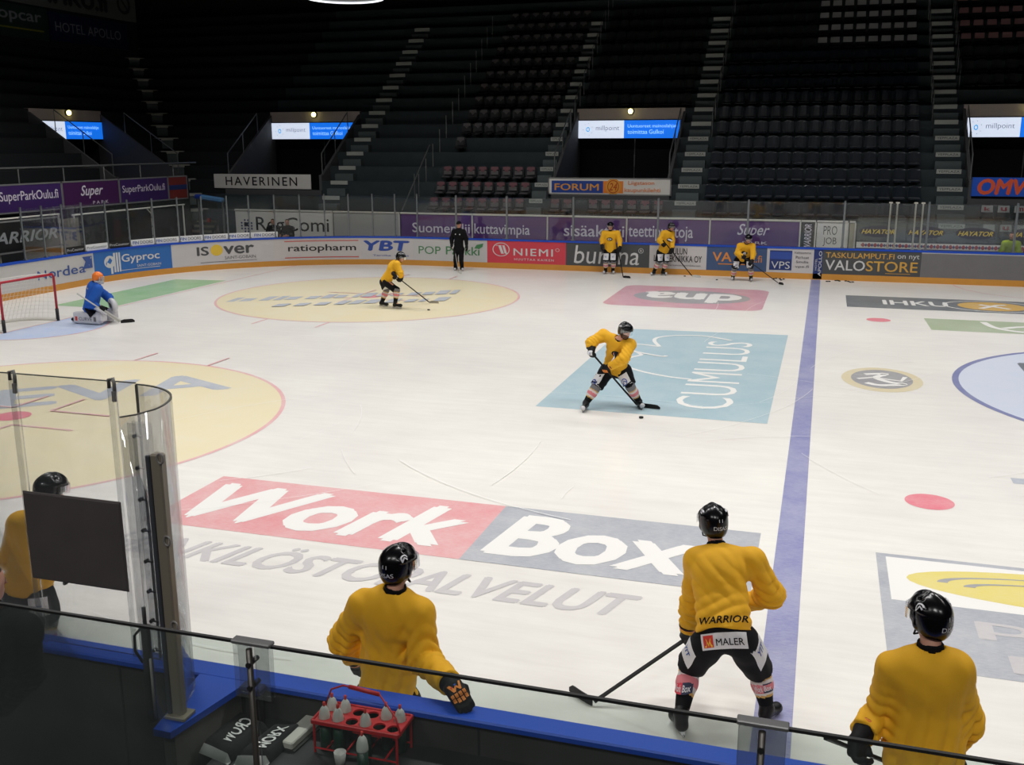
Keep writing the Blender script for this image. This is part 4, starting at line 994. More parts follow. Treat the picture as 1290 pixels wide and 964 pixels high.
# bench shelf, floor and things lying on it
mb = MB(); mb.box((-7.2, -15.9, .03), (9.6, 1.9, .06)); tag(mb.build('floor_bench', mat('bench_floor', (20, 20, 20), .9)), kind='structure')
sh = empty('bench_shelf', (-7.3, -15.5, 0)); tag(sh, 'long black shelf along the inside of the bench boards', 'shelf')
SZ = .82
mb = MB(); mb.box((-.05+.0, .0, SZ-.02), (6.3, .62, .04), bev=.006); mb.build('shelf_top', m_shelf, sh)
for x in (-2.7, -.9, 1.2, 2.9): MB().box((x, .05, SZ/2-.02), (.06, .45, SZ-.04)).build('bracket', m_black, sh)
mt = mat('towel_black', (22, 22, 24), .95); mtw = mat('towel_white', (224, 222, 220), .9)
def towel(corners, label, word, flip=False):
    a, b, c, d = corners; r = empty('towel', (*((Vector(a)+Vector(c))/2), SZ+.001)); tag(r, label, 'towel', 'towels on the bench shelf')
    cx, cy = r.location.x, r.location.y; N = 10; V = []; F = []
    def P(u, v): x = a[0]*(1-u)*(1-v)+b[0]*u*(1-v)+c[0]*u*v+d[0]*(1-u)*v; y = a[1]*(1-u)*(1-v)+b[1]*u*(1-v)+c[1]*u*v+d[1]*(1-u)*v; return x-cx, y-cy
    def hz(u, v): e = min(u, 1-u, v, 1-v); return .07*min(1, e*9)**.5+.008*math.sin(5*u+3*v)*min(1, e*6)+.004
    for j in range(N+1):
        for i in range(N+1): u, v = i/N, j/N; V.append((*P(u, v), hz(u, v)))
    n = len(V)
    for j in range(N+1):
        for i in range(N+1): V.append((*P(i/N, j/N), 0))
    for j in range(N):
        for i in range(N):
            q = j*(N+1)+i; F.append((q, q+1, q+N+2, q+N+1)); F.append((n+q+N+1, n+q+N+2, n+q+1, n+q))
    for i in range(N):
        F += [(i+1, i, n+i, n+i+1), (N*(N+1)+i, N*(N+1)+i+1, n+N*(N+1)+i+1, n+N*(N+1)+i), (i*(N+1), (i+1)*(N+1), n+(i+1)*(N+1), n+i*(N+1)), ((i+1)*(N+1)+N, i*(N+1)+N, n+i*(N+1)+N, n+(i+1)*(N+1)+N)]
    obj('cloth', V, F, mt, r, smooth=True)
    put(r, [T(word, 0, 0, 1, 1, 0, .03)], lambda u, v: Vector((*P(.3+.42*v if not flip else .72-.42*v, .2+.62*u if not flip else .82-.62*u), hz(.4+.3*v, .2+.62*u)+.006)), mtw)
    mb = MB()
    for i in range(N): 
        p, q = P(i/N, .03), P((i+1)/N, .03); p2, q2 = P(i/N, -.04), P((i+1)/N, -.04)
        mb.add([(*p, hz(i/N, .06)+.006), (*q, hz((i+1)/N, .06)+.006), (*q2, .004), (*p2, .004)], [(3, 2, 1, 0)])
    mb.build('white_hem', mtw, r)
    return r
towel([(-10.605, -15.66), (-10.36, -15.72), (-10.31, -15.33), (-10.57, -15.24)], 'black towel with white letters and white hem beside the divider', 'CROW', True)
towel([(-10.33, -15.73), (-10.13, -15.66), (-10.1, -15.27), (-10.27, -15.31)], 'black towel with white letters behind the railing post', 'MORX')
bx = empty('foam_block', (-10.1, -15.33, SZ+.002), .0); tag(bx, 'long white block with a grey front edge on the bench shelf', 'block')
mb = MB(); mb.box((0, 0, .03), (.11, .32, .05), 0, bev=.008, rz=-.1); mb.build('block', mat('foam_white', (196, 192, 182), .7), bx); MB().box((.02, -.01, .002), (.11, .31, .012), 0, rz=-.1).build('under_tray', m_bdark, bx)
# bottle carrier with twelve holes
m_red = mat('carrier_red', (186, 26, 34), .4)
rk = empty('bottle_carrier', (-9.65, -15.345, SZ+.002)); tag(rk, 'red bottle carrier with arched handle on the bench shelf', 'bottle carrier')
nx, ny, px, py = 6, 2, .092, .105
def plate(z, name):
    V = []; F = []; X0, Y0_ = -nx*px/2-.012, -ny*py/2-.012; b = MB(); th = .012
    for zz in (z, z+th): pass
    for i in range(nx):
        for j in range(ny):
            cx, cy = -nx*px/2+px*(i+.5), -ny*py/2+py*(j+.5); n0 = len(b.V); K = 16
            for zz in (z, z+th):
                for k in range(K):
                    a = 2*PI*k/K+PI/4; c_, s_ = math.cos(a), math.sin(a); m_ = max(abs(c_), abs(s_))
                    b.V.append((cx+.039*c_, cy+.039*s_, zz)); b.V.append((cx+px/2*c_/m_, cy+py/2*s_/m_, zz))
            for k in range(K):
                q = (k+1) % K
                for (A, Bq, C_, Dq) in ((2*K+2*k, 2*K+2*k+1, 2*K+2*q+1, 2*K+2*q), (2*k, 2*q, 2*q+1, 2*k+1), (2*k, 2*K+2*k, 2*K+2*q, 2*q)): b.F.append((n0+A, n0+Bq, n0+C_, n0+Dq)); b.M.append(0)
    w, d = nx*px+.03, ny*py+.03
    for sx in (-1, 1): b.box((sx*(w/2-.006), 0, z+.006), (.014, d, .03), bev=.004)
    for sy_ in (-1, 1): b.box((0, sy_*(d/2-.006), z+.006), (w, .014, .03), bev=.004)
    return b.build(name, m_red, rk)
plate(.205, 'top_plate')
for sx in (-1, 1):
    for sy_ in (-1, 1): MB().cyl((sx*.275, sy_*.108, 0), (sx*.275, sy_*.108, .21), .008, n=6).build('leg', m_red, rk)
mb = MB()
for sy_ in (-1, 1): mb.tube([(-.275, sy_*.108, .03), (.275, sy_*.108, .03)], .006, 5)
for i in range(4): mb.tube([(-.2+.13*i, -.108, .03), (-.2+.13*i, .108, .03)], .006, 5)
mb.build('bottom_wires', m_red, rk)
mb = MB(); mb.tube([(.3, -.1, .21), (.25, -.06, .3), (.12, -.0, .4), (-.12, .0, .42), (-.22, .03, .36), (-.29, .08, .215)], .006, 6); mb.tube([(.12, 0, .4), (-.08, 0, .418)], .014, 8); mb.build('handle', m_red, rk, True)
m_bw = mat('bottle_white', (196, 196, 190), .4); m_bg = mat('bottle_dark_green', (20, 52, 40), .4); m_bt = mat('bottle_tip_red', (206, 60, 48), .5)
def bottle():
    r = empty('water_bottle'); 
    MB().lathe((0, 0, 0), [(.030, 0), (.034, .006), (.0345, .19)], 18).build('body', m_bg, r, True)
    MB().lathe((0, 0, 0), [(.0345, .19), (.036, .2), (.035, .225), (.031, .25), (.024, .272), (.014, .286), (.008, .29)], 18).build('cap', m_bw, r, True)
    MB().lathe((0, 0, 0), [(.008, .288), (.009, .3), (.009, .312), (.006, .318)], 10).build('tip', m_bt, r, True)
    return r
b0 = None
for i, j, l in ((0, 0, 'white-capped water bottle in the red carrier, front row nearest the white block'), (1, 0, 'white-capped water bottle in the red carrier, second in the front row'), (3, 0, 'white-capped water bottle standing alone mid front row of the red carrier'),
                (0, 1, 'white-capped water bottle in the red carrier, back row nearest the white block'), (1, 1, 'white-capped water bottle in the red carrier, second in the back row'), (4, 1, 'white-capped water bottle in the back row between handle and glove'), (5, 1, 'white-capped water bottle under the carrier handle end nearest the glove')):
    if b0 is None: b0 = bottle(); o = b0
    else:
        o = b0.copy(); COL.objects.link(o)
        for ch in b0.children: c = ch.copy(); COL.objects.link(c); c.parent = o
    o.location = (-9.65-nx*px/2+px*(i+.5), -15.345-ny*py/2+py*(j+.5), SZ+.004)
    tag(o, l, 'bottle', 'water bottles in the carrier')
cu = empty('paper_cup', (-9.7, -15.56, SZ+.002)); tag(cu, 'white cup standing in front of the red carrier', 'cup')
MB().lathe((0, 0, 0), [(.026, 0), (.038, .11), (.036, .11), (.025, .006)], 18).build('cup_body', mat('cup_white', (170, 168, 164), .6), cu, True)
o = bottle(); o.location = (-9.52, -15.62, SZ-.1+.102); tag(o, 'lone water bottle in front of the red carrier', 'bottle')
# ================================================================ PEOPLE: signed distance fields meshed with surface nets
def V3(a): return np.asarray(a, float)
def nrm(v): v = V3(v); return v/np.linalg.norm(v)
def sd_cone(P, a, b, ra, rb):
    a = V3(a); b = V3(b); ba = b-a; t = np.clip(((P-a)@ba)/max(ba@ba, 1e-9), 0, 1)
    return np.linalg.norm(P-a-t[:, None]*ba, axis=1)-(ra+(rb-ra)*t)
def sd_ell(P, c, M, r):
    q = (P-V3(c))@M.T; r = V3(r); k0 = np.linalg.norm(q/r, axis=1); k1 = np.linalg.norm(q/r**2, axis=1)
    return np.where(k1 > 1e-9, k0*(k0-1)/np.maximum(k1, 1e-9), -r.min())
def sd_box(P, c, M, h, r):
    q = np.abs((P-V3(c))@M.T)-(V3(h)-r)
    return np.linalg.norm(np.maximum(q, 0), axis=1)+np.minimum(q.max(1), 0)-r
def sd_econe(P, a, b, S, A, Bq):
    """limb of elliptical section: half widths (along S, across S) A at a and Bq at b"""
    a = V3(a); b = V3(b); ba = b-a; L = np.linalg.norm(ba); z = ba/L; S = V3(S)-z*(V3(S)@z); S /= np.linalg.norm(S); Fr = np.cross(z, S)
    d = P-a; tz = d@z; t = np.clip(tz/L, 0, 1); ws = A[0]+(Bq[0]-A[0])*t; wf = A[1]+(Bq[1]-A[1])*t
    ov = np.maximum(np.maximum(-tz, tz-L), 0); mn = np.minimum(ws, wf)
    k = np.sqrt(((d@S)/ws)**2+((d@Fr)/wf)**2+(ov/mn)**2)
    return (k-1)*mn
def smin(a, b, k):
    h = np.clip(.5+.5*(b-a)/k, 0, 1); return b+(a-b)*h-k*h*(1-h)
def U(k, *ds):
    o = ds[0]
    for d in ds[1:]: o = smin(o, d, k)
    return o
_ED = [((0,0,0),(1,0,0)),((0,0,0),(0,1,0)),((0,0,0),(0,0,1)),((1,0,0),(1,1,0)),((1,0,0),(1,0,1)),((0,1,0),(1,1,0)),((0,1,0),(0,1,1)),((0,0,1),(1,0,1)),((0,0,1),(0,1,1)),((1,1,0),(1,1,1)),((1,0,1),(1,1,1)),((0,1,1),(1,1,1))]
def surf(fn, lo, hi, h):
    lo = V3(lo)-2*h; hi = V3(hi)+2*h; n = np.ceil((hi-lo)/h).astype(int)+1
    ax = [lo[i]+h*np.arange(n[i]) for i in range(3)]
    G = np.stack(np.meshgrid(*ax, indexing='ij'), -1).reshape(-1, 3)
    f = np.concatenate([fn(G[i:i+200000]) for i in range(0, len(G), 200000)]).reshape(n)
    f[[0, -1]] = np.maximum(f[[0, -1]], h*.5); f[:, [0, -1]] = np.maximum(f[:, [0, -1]], h*.5); f[:, :, [0, -1]] = np.maximum(f[:, :, [0, -1]], h*.5)
    m = n-1; acc = np.zeros((*m, 3)); cnt = np.zeros(m)
    def sl(o): return f[o[0]:o[0]+m[0], o[1]:o[1]+m[1], o[2]:o[2]+m[2]]
    for a, b in _ED:
        fa, fb = sl(a), sl(b); cr = (fa < 0) != (fb < 0)
        t = np.where(cr, fa/np.where(cr, fa-fb, 1), 0)
        for i in range(3): acc[..., i] += np.where(cr, a[i]+(b[i]-a[i])*t, 0)
        cnt += cr
    act = cnt > 0; idx = -np.ones(m, int); idx[act] = np.arange(act.sum())
    ijk = np.argwhere(act); V = lo+h*(ijk+acc[act]/cnt[act][:, None])
    Fs = []
    s = f < 0
    for d in range(3):
        e1, e2 = [(1, 2), (2, 0), (0, 1)][d]
        A = np.take(s, range(0, n[d]-1), d); Bb = np.take(s, range(1, n[d]), d)
        for flip in (False, True):
            w = np.argwhere((A & ~Bb) if not flip else (~A & Bb))
            w = w[(w[:, e1] > 0) & (w[:, e2] > 0) & (w[:, e1] < n[e1]-1) & (w[:, e2] < n[e2]-1)]
            if not len(w): continue
            def at_(u, v):
                q = w.copy(); q[:, e1] -= u; q[:, e2] -= v; return idx[q[:, 0], q[:, 1], q[:, 2]]
            q = np.stack([at_(1, 1), at_(0, 1), at_(0, 0), at_(1, 0)], 1)
            Fs.append(q[:, ::-1] if flip else q)
    return V, np.concatenate(Fs)
def skin(name, fn, lo, hi, h, m, parent=None, mi=None, label=None):
    V, F = surf(fn, lo, hi, h)
    me = bpy.data.meshes.new(name); me.vertices.add(len(V)); me.vertices.foreach_set('co', V.astype(np.float32).ravel())
    me.loops.add(F.size); me.loops.foreach_set('vertex_index', F.astype(np.int32).ravel())
    me.polygons.add(len(F)); me.polygons.foreach_set('loop_start', np.arange(0, F.size, 4, dtype=np.int32))
    for x in (m if isinstance(m, list) else [m]): me.materials.append(x)
    if mi is not None: me.polygons.foreach_set('material_index', mi(V[F].mean(1)).astype(np.int32))
    me.update(calc_edges=True); me.polygons.foreach_set('use_smooth', np.ones(len(F), bool)); me.validate()
    o = bpy.data.objects.new(name, me); COL.objects.link(o)
    if parent is not None: o.parent = parent
    if label: o['label'] = label
    return o
def GRID(x, y, w, h, mi=0, n=6):
    V = np.array([(i/n, j/n) for j in range(n+1) for i in range(n+1)]); F = [(j*(n+1)+i, j*(n+1)+i+1, (j+1)*(n+1)+i+1, (j+1)*(n+1)+i) for j in range(n) for i in range(n)]
    return (V, F, x, y, w, h, mi)
def decal(parent, parts, fn, o, ux, vy, m, name='badge', gap=.004, reach=.3, label=None):
    """cloth badge or print laid on the surface fn = 0; o, ux, vy span its flat pattern just outside the surface"""
    o = V3(o); ux = V3(ux); vy = V3(vy); d = -nrm(np.cross(ux, vy)); VV = []; FF = []; MM = []
    for k, (V, F, x, y, w, h, mi) in enumerate(parts):
        n0 = sum(len(v) for v in VV)
        P = o+np.outer(x+V[:, 0]*w, ux)+np.outer(y+V[:, 1]*h, vy); P0 = P.copy(); g = gap+.0022*k+(V[:, 2] if V.shape[1] > 2 else 0)
        for it in range(14):
            P = P+d*np.clip(fn(P)-g, -.05, .05)[:, None]*.8
        t = (P-P0)@d; P = P0+d*np.clip(t, -.02, reach)[:, None]
        VV.append(P); FF += [tuple(i+n0 for i in f) for f in F]; MM += [mi]*len(F)
    r = obj(name, np.concatenate(VV), FF, m, parent, MM)
    if label: r['label'] = label
    return r

# ---- materials of people
K_skin = mat('skin', (205, 150, 126), .55); K_lip = mat('lips', (170, 96, 86), .5); K_eye = mat('eye_dark', (40, 32, 30), .3); K_hair = mat('hair_brown', (62, 44, 34), .8); K_beard = mat('beard_brown', (92, 64, 50), .9)
K_yel = mat('jersey_yellow', (225, 168, 22), .8, vary=.05, scale=20); K_blk = mat('cloth_black', (16, 16, 20), .85, spec=.2); K_coll = mat('collar_black', (14, 13, 15), .85, spec=.2)
K_pant = mat('pants_black', (14, 14, 19), .8, spec=.2); K_wht = mat('cloth_white', (214, 214, 218), .7); K_navy = mat('print_deep_blue', (36, 70, 150), .6)
K_hel = mat('helmet_black', (10, 10, 13), .22, spec=.45); K_glv = mat('glove_black', (15, 15, 17), .65, spec=.25); K_glo = mat('glove_orange', (222, 128, 44), .6); K_sock = mat('sock_black', (15, 15, 19), .85, spec=.2); K_sg = mat('sock_grey', (112, 110, 114), .85)
K_sw = mat('sock_white', (206, 198, 196), .85); K_sgold = mat('sock_gold', (196, 156, 84), .85); K_sr = mat('sock_red', (208, 122, 130), .85); K_skate = mat('skate_black', (16, 16, 18), .4, spec=.3); K_skw = mat('skate_white', (196, 196, 200), .4)
K_steel = mat('skate_steel', (190, 192, 196), .25, .9); K_stick = mat('stick_black', (14, 14, 15), .5, spec=.3); K_stg = mat('stick_grey', (150, 146, 140), .4); K_tape = mat('tape_white', (196, 196, 190), .8); K_red = mat('print_flag_red', (202, 52, 40), .6); K_lgold = mat('print_bright_gold', (232, 178, 52), .6)
K_visor = glass_mat('visor', (.95, .96, .97), .05, .03, .06); K_jblue = mat('jersey_blue', (14, 84, 178), .8, vary=.05, scale=20); K_orange = mat('helmet_orange', (232, 120, 36), .4)
K_jack = mat('jacket_black', (12, 12, 15), .8, spec=.2); K_vest = mat('vest_lime', (198, 224, 40), .7); K_pink = mat('top_red', (186, 44, 64), .8)

def head_frame(f):
    f = nrm(f); s = nrm(np.cross(f, (0, 0, 1))); u = np.cross(s, f); return np.array([s, f, u])      # rows: side, forward, up
def tof(M, c, p): return V3(c)+p[0]*M[0]+p[1]*M[1]+p[2]*M[2]
def hand_pts(h, d, s, n, curl, thumb=1):
    """finger chains (points, radii) of a hand: h palm centre, d to the knuckles, s across, n out of the back of the hand"""
    out = []
    for k, ln in enumerate((.88, 1.0, .96, .8)):
        b = h+d*.042+s*(k-1.5)*.0275; p1 = b+(d*math.cos(curl*.6)-n*math.sin(curl*.6))*.040*ln
        p2 = p1+(d*math.cos(curl*1.5)-n*math.sin(curl*1.5))*.032*ln; p3 = p2+(d*math.cos(curl*2.3)-n*math.sin(curl*2.3))*.024*ln
        out.append([b, p1, p2, p3])
    t0 = h-d*.03-s*thumb*.036; t1 = t0+(-s*thumb*.6+d*.6-n*.35)*.042; t2 = t1+(d*.75-n*.6+s*thumb*.15)*.036
    return out, [t0, t1, t2]

def person(J, root, label, style, face, front, h=.011, seed=0, stick=None, opts={}):
    """J: joints (relative to root, metres)"""
    R = np.random.RandomState(seed); J = {k: V3(v) for k, v in J.items()}
    hd = J['head']; M = head_frame(face); front = nrm(front)
    ax = nrm(J['neck']-J['pelvis']); S = J['shR']-J['shL']; S = nrm(S-ax*(S@ax)); Fr = np.cross(ax, S); Fr = Fr if Fr@front > 0 else -Fr
    hem = J['pelvis']-ax*opts.get('hem', .05); wrist = {}; hf = {}
    for sd in 'LR':
        e, w = J['el'+sd], J['ha'+sd]; fd = nrm(w-e); a = opts.get('grip'+sd)
        if a is not None:
            s = nrm(a); d = fd-s*(fd@s); d = nrm(d) if np.linalg.norm(d) > .15 else nrm(np.cross(s, (0, 0, 1)))
            n = np.cross(s, d); n = n if n@(opts.get('back'+sd, Fr)) > 0 else -n; curl = .95
        else:
            d = nrm(opts.get('dir'+sd, fd)); n = opts.get('back'+sd, None)
            n = V3(n) if n is not None else (S if sd == 'R' else -S)*.8+Fr*.3
            n = nrm(n-d*(n@d)); s = np.cross(d, n); curl = opts.get('curl'+sd, .35)
        hf[sd] = (w, d, s, n, curl); wrist[sd] = w-d*.05-fd*.04
    hands = {}
    for sd in 'LR':
        w, d, s, n, curl = hf[sd]
        th = 1 if (s@(J['neck']-w)) < 0 else -1       # thumb on the side of the body's middle
        hands[sd] = hand_pts(w, d, s, n, curl, th)
    legs = 'knL' in J; foot = {}
    if legs:
        for sd in 'LR': a_, t_ = J['an'+sd], J['to'+sd]; foot[sd] = a_+nrm((t_-a_)*V3((1, 1, .3)))*.1-V3((0, 0, .035))
    # ---------------- body
    Mh = M
    def body(P):
        d = U(.03, sd_ell(P, tof(M, hd, (0, -.005, .012)), Mh, (.076, .094, .106)), sd_ell(P, tof(M, hd, (0, .028, -.066)), Mh, (.055, .062, .056)))
        d = U(.012, d, sd_cone(P, tof(M, hd, (0, .088, .018)), tof(M, hd, (0, .112, -.02)), .009, .015))
        for sx in (-1, 1):
            d = U(.01, d, sd_ell(P, tof(M, hd, (.078*sx, -.008, -.01)), Mh, (.012, .022, .032)))
            d = -U(.012, -d, sd_ell(P, tof(M, hd, (.034*sx, .098, .014)), Mh, (.017, .014, .011)))
            d = np.minimum(d, sd_ell(P, tof(M, hd, (.033*sx, .078, .014)), Mh, (.013, .013, .012)))
        d = U(.006, d, sd_cone(P, tof(M, hd, (-.022, .086, -.05)), tof(M, hd, (.022, .086, -.05)), .007, .007))
        d = U(.03, d, sd_cone(P, tof(M, hd, (0, -.02, -.05)), J['neck'], .056, .06))
        d = U(.05, d, sd_econe(P, J['neck']-ax*.1, J['pelvis'], S, (.13, .085), (.12, .085)), sd_cone(P, J['shL'], J['shR'], .05, .05))
        for sd in 'LR':
            d = U(.03, d, sd_cone(P, J['sh'+sd], J['el'+sd], .05, .038), sd_cone(P, J['el'+sd], wrist[sd], .038, .027))
            w, dd, s, n, c = hf[sd]; Mb = np.array([s, dd, n])
            d = U(.015, d, sd_cone(P, wrist[sd], w-dd*.03, .026, .026), sd_box(P, w, Mb, (.042, .05, .016), .014))
            fg, tb = hands[sd]; r = max(.0085, h*.75)
            for ch in fg+[tb]:
                for a, b in zip(ch, ch[1:]): d = U(.006, d, sd_cone(P, a, b, r, r*.9))
            if legs:
                d = U(.05, d, sd_cone(P, J['hip'+sd], J['kn'+sd], .07, .045), sd_cone(P, J['kn'+sd], J['an'+sd], .042, .028)); d = U(.02, d, sd_cone(P, J['an'+sd], foot[sd], .028, .022))
        return d
    hair = opts.get('hair')
    def bmi(C):
        q = (C-hd)@M.T; o = np.zeros(len(C))
        e = (np.abs(np.abs(q[:, 0])-.033) < .013) & (np.abs(q[:, 2]-.014) < .010) & (q[:, 1] > .07); o[e] = 1
        o[(np.abs(q[:, 0]) < .026) & (np.abs(q[:, 2]+.05) < .009) & (q[:, 1] > .07)] = 2
        hr = (q[:, 2] > .055+.3*np.minimum(q[:, 1], .06)) | ((q[:, 1] < -.025) & (q[:, 2] > -.075)); hr &= np.linalg.norm(q, axis=1) < .17; o[hr] = 3
        if opts.get('beard'):
            b = (q[:, 2] < -.035) & (q[:, 2] > -.13) & (q[:, 1] > -.02) & (np.linalg.norm(q, axis=1) < .16) & (o == 0); o[b] = 4
        return o
    pts = np.array(list(J.values())); lo, hi = pts.min(0)-.16, pts.max(0)+.16
    root_o = skin('person', body, lo, hi, max(h*.9, .0095), [K_skin, K_eye, K_lip, K_hair, K_beard], None, bmi)
    root_o.location = root; tag(root_o, label, 'person', opts.get('group'))
    # ---------------- top (jersey or jacket)
    wr = opts.get('wrinkle', .007); ph = R.uniform(0, 6, 6); vert = opts.get('drape', .5)
    sl = opts.get('sleeve', (.098, .088, .068)); tw = opts.get('torso', ((.19, .13), (.21, .16))); yk = opts.get('yoke', .084)
    cr_ = lambda x: 1-2*np.abs(np.sin(x*.5))
    def top(P):
        d = U(.07, sd_econe(P, J['neck']-ax*.09, J['pelvis']-ax*.14, S, *tw), sd_cone(P, J['shL']-ax*.01, J['shR']-ax*.01, yk, yk), sd_ell(P, J['neck']-ax*.17-Fr*.02, np.array([S, Fr, ax]), (.19, .15, .17)), sd_cone(P, J['shL'], J['neck']-ax*.045, yk*.8, .075), sd_cone(P, J['shR'], J['neck']-ax*.045, yk*.8, .075))
        f = np.zeros(len(P)); al = (J['neck']-P)@ax; ss = (P-J['neck'])@S; ff = (P-J['neck'])@Fr
        T = np.clip(al/np.linalg.norm(J['neck']-J['pelvis']), 0, 1.2)
        # hanging folds widening towards the hem, cross folds at the waist
        f += vert*cr_(ss*62+2.6*np.sin(al*5+ph[0])+ff*16+ph[1])*np.clip(T-.12, 0, .8)*1.5+vert*np.sin(ss*55+3*np.sin(al*7+ph[3])+ph[2])*np.clip(T-.2, 0, .8)*.6
        f += (1-vert)*(cr_(al*72+4.5*np.sin(ss*7+ph[2])+ph[3])*np.clip(T-.35, 0, .8)*1.6+cr_(al*40-ss*52+2*np.sin(ff*12+ph[0])+ph[1])*np.exp(-((T-.45)/.3)**2)*.9)
        f += .25*np.sin(P@V3((31, 17, 23))+2.5*np.sin(P@V3((7, 19, -11))+ph[4]))
        for sd in 'LR':
            a, e, w = J['sh'+sd], J['el'+sd], wrist[sd]
            c = smin(sd_cone(P, a, e, sl[0], sl[1]), sd_cone(P, e, w, sl[1], sl[2]), .05); c0_ = 1.2-np.abs(c)*12
            de = np.linalg.norm(P-e, axis=1); u = nrm(w-a)
            f += 1.5*np.exp(-(de/.2)**2)*cr_((P@u)*92+2.5*np.sin((P@Fr)*15+(P@S)*9+ph[4])+ph[5])*np.clip(c0_, 0, 1)
            cut = (P-w)@nrm(w-e)+opts.get('cuff', .02)
            c = np.maximum(c, cut); d = smin(d, c, .045)
        d = d+wr*f*.8
        d = np.maximum(d, (hem-P)@ax+.012*np.sin(ss*16+ph[0]))
        d = np.maximum(d, -sd_cone(P, J['neck']+ax*.0, J['neck']+ax*.4, .074, .09))
        return d
    pt = np.array([J[k] for k in ('neck', 'pelvis', 'shL', 'shR', 'elL', 'elR')]+[wrist['L'], wrist['R'], hem]); lo, hi = pt.min(0)-.2, pt.max(0)+.2
    tm = opts.get('top', K_yel)
    skin(opts.get('topname', 'jersey'), top, lo, hi, h, tm if isinstance(tm, list) else [tm], root_o)
    # collar
    def collar(P):
        a, b = J['neck']-ax*.06, J['neck']+ax*.05+M[1]*.004
        return np.maximum(np.maximum(sd_cone(P, a, b, .084, .073), -sd_cone(P, a-ax*.2, b+ax*.2, .06, .06)), np.maximum((P-b)@ax-.015, (a-P)@ax-.02))
    skin('collar', collar, J['neck']-.16, J['neck']+.16, min(h, .012), opts.get('collar', K_coll), root_o)
    # ---------------- trousers
    pr = opts.get('thigh', (.135, .118)); shorts = style in ('player', 'goalie')
    pant = None
    if legs:
        def pant(P):
            d = sd_econe(P, J['pelvis']+ax*.1, J['pelvis']-ax*.06, S, (.155, .11), (.185, .14))
            for sd in 'LR':
                hp, kn, an = J['hip'+sd], J['kn'+sd], J['an'+sd]; t = nrm(kn-hp)
                if shorts:
                    c = np.maximum(sd_cone(P, hp, kn, *pr), (P-kn)@t+opts.get('short', .035))
                else:
                    c = smin(sd_cone(P, hp, kn, .1, .078), sd_cone(P, kn, an, .078, .072), .04); c = np.maximum(c, (P-an)@nrm(an-kn)-.05)
                d = smin(d, c, .05)
            d = d+.004*np.sin(P@V3((21, 13, 30))+2*np.sin(P@V3((9, 17, 5))))
            return np.maximum(d, (P-J['pelvis'])@ax-.1)
        pt = np.array([J[k] for k in ('pelvis', 'hipL', 'hipR', 'knL', 'knR')]+([] if shorts else [J['anL'], J['anR']])); skin('trousers' if not shorts else 'hockey_pants', pant, pt.min(0)-.24, pt.max(0)+.24, h, opts.get('pants', K_pant), root_o)
    # ---------------- lower legs and skates
    if legs:
        for sd in 'LR':
            kn, an, to = J['kn'+sd], J['an'+sd], J['to'+sd]; t = nrm(an-kn); Ls = np.linalg.norm(an-kn); hp = J['hip'+sd]
            def sock(P):
                d = U(.04, sd_cone(P, kn, kn+t*Ls*.35, .08, .082), sd_cone(P, kn+t*Ls*.35, an, .08, .052), sd_cone(P, kn+nrm(hp-kn)*.1, kn, .08, .08))
                return np.maximum(d, (P-an)@t-.01)
            def smi(C):
                q = ((C-kn)@t)/Ls; o = np.zeros(len(C)); o[(q > -.12) & (q < .12)] = 1; o[(q >= .16) & (q < .6)] = 2
                o[((q >= .12) & (q < .18)) | ((q > .58) & (q < .64))] = 3; o[(q > .28) & (q < .47)] = 4; return o
            if style != 'goalie' and shorts: skin('sock', sock, np.minimum(kn, an)-.2, np.maximum(kn, an)+.2, max(h, .011), [K_sock, K_sg, K_sw, K_sgold, K_sr], root_o, smi)
            fd = nrm((to-an)*V3((1, 1, 0))); sdv = np.cross(fd, (0, 0, 1)); Mf = np.array([sdv, fd, (0, 0, 1)]); up_ = -t
            heel = an*V3((1, 1, 0))+V3((0, 0, max(.085, an[2]-.075)))-fd*.03
            gz = min(to[2], .08)
            toe = heel+nrm((to-heel)*V3((1, 1, .8 if an[2] > .2 else .25)))*.2
            def boot(P):
                d = U(.03, sd_cone(P, an+up_*.1, an, .058, .054), sd_cone(P, an, heel, .052, .045), sd_cone(P, heel, toe, .045, .04), sd_ell(P, toe, Mf, (.046, .055, .042)))
                return np.maximum(d, (P-an-up_*.13)@up_)
            def bmi2(C): return (((C-toe)@fd > .02) | ((C-an)@up_ > .1)).astype(int)
            sk = skin('skate', boot, np.minimum(np.minimum(an, heel), toe)-.18, np.maximum(an, toe)+.2, max(h, .01), [K_skate, opts.get('toecap', K_skate)], root_o, bmi2)
            bt = nrm(toe-heel); dn = np.cross(np.cross(bt, (0, 0, -1)), bt); dn = nrm(dn) if np.linalg.norm(dn) > .1 else V3((0, 0, -1)); b = MB()
            c = lambda s_, z_: heel+bt*s_+dn*z_
            x = np.cross(bt, dn)*.007
            for s0, s1 in ((-.03, .04), (.12, .2)):
                q = [c(s0, .035), c(s1, .035), c(s1+.015, .062), c(s0-.015, .062)]; b.add([p-x*2 for p in q]+[p+x*2 for p in q], [(3,2,1,0), (4,5,6,7), (0,1,5,4), (1,2,6,5), (2,3,7,6), (3,0,4,7)], 0)
            q = [c(-.06, .058), c(.235, .058), c(.245, .068), c(.22, .084), c(-.05, .084), c(-.07, .07)]; n_ = len(q)
            b.add([p-x*.6 for p in q]+[p+x*.6 for p in q], [tuple(range(n_-1, -1, -1)), tuple(range(n_, 2*n_))]+[(j, (j+1) % n_, n_+(j+1) % n_, n_+j) for j in range(n_)], 1)
            obj('blade', b.V, b.F, [K_skw, K_steel], sk, b.M)
    # ---------------- gloves
    gfn = {}
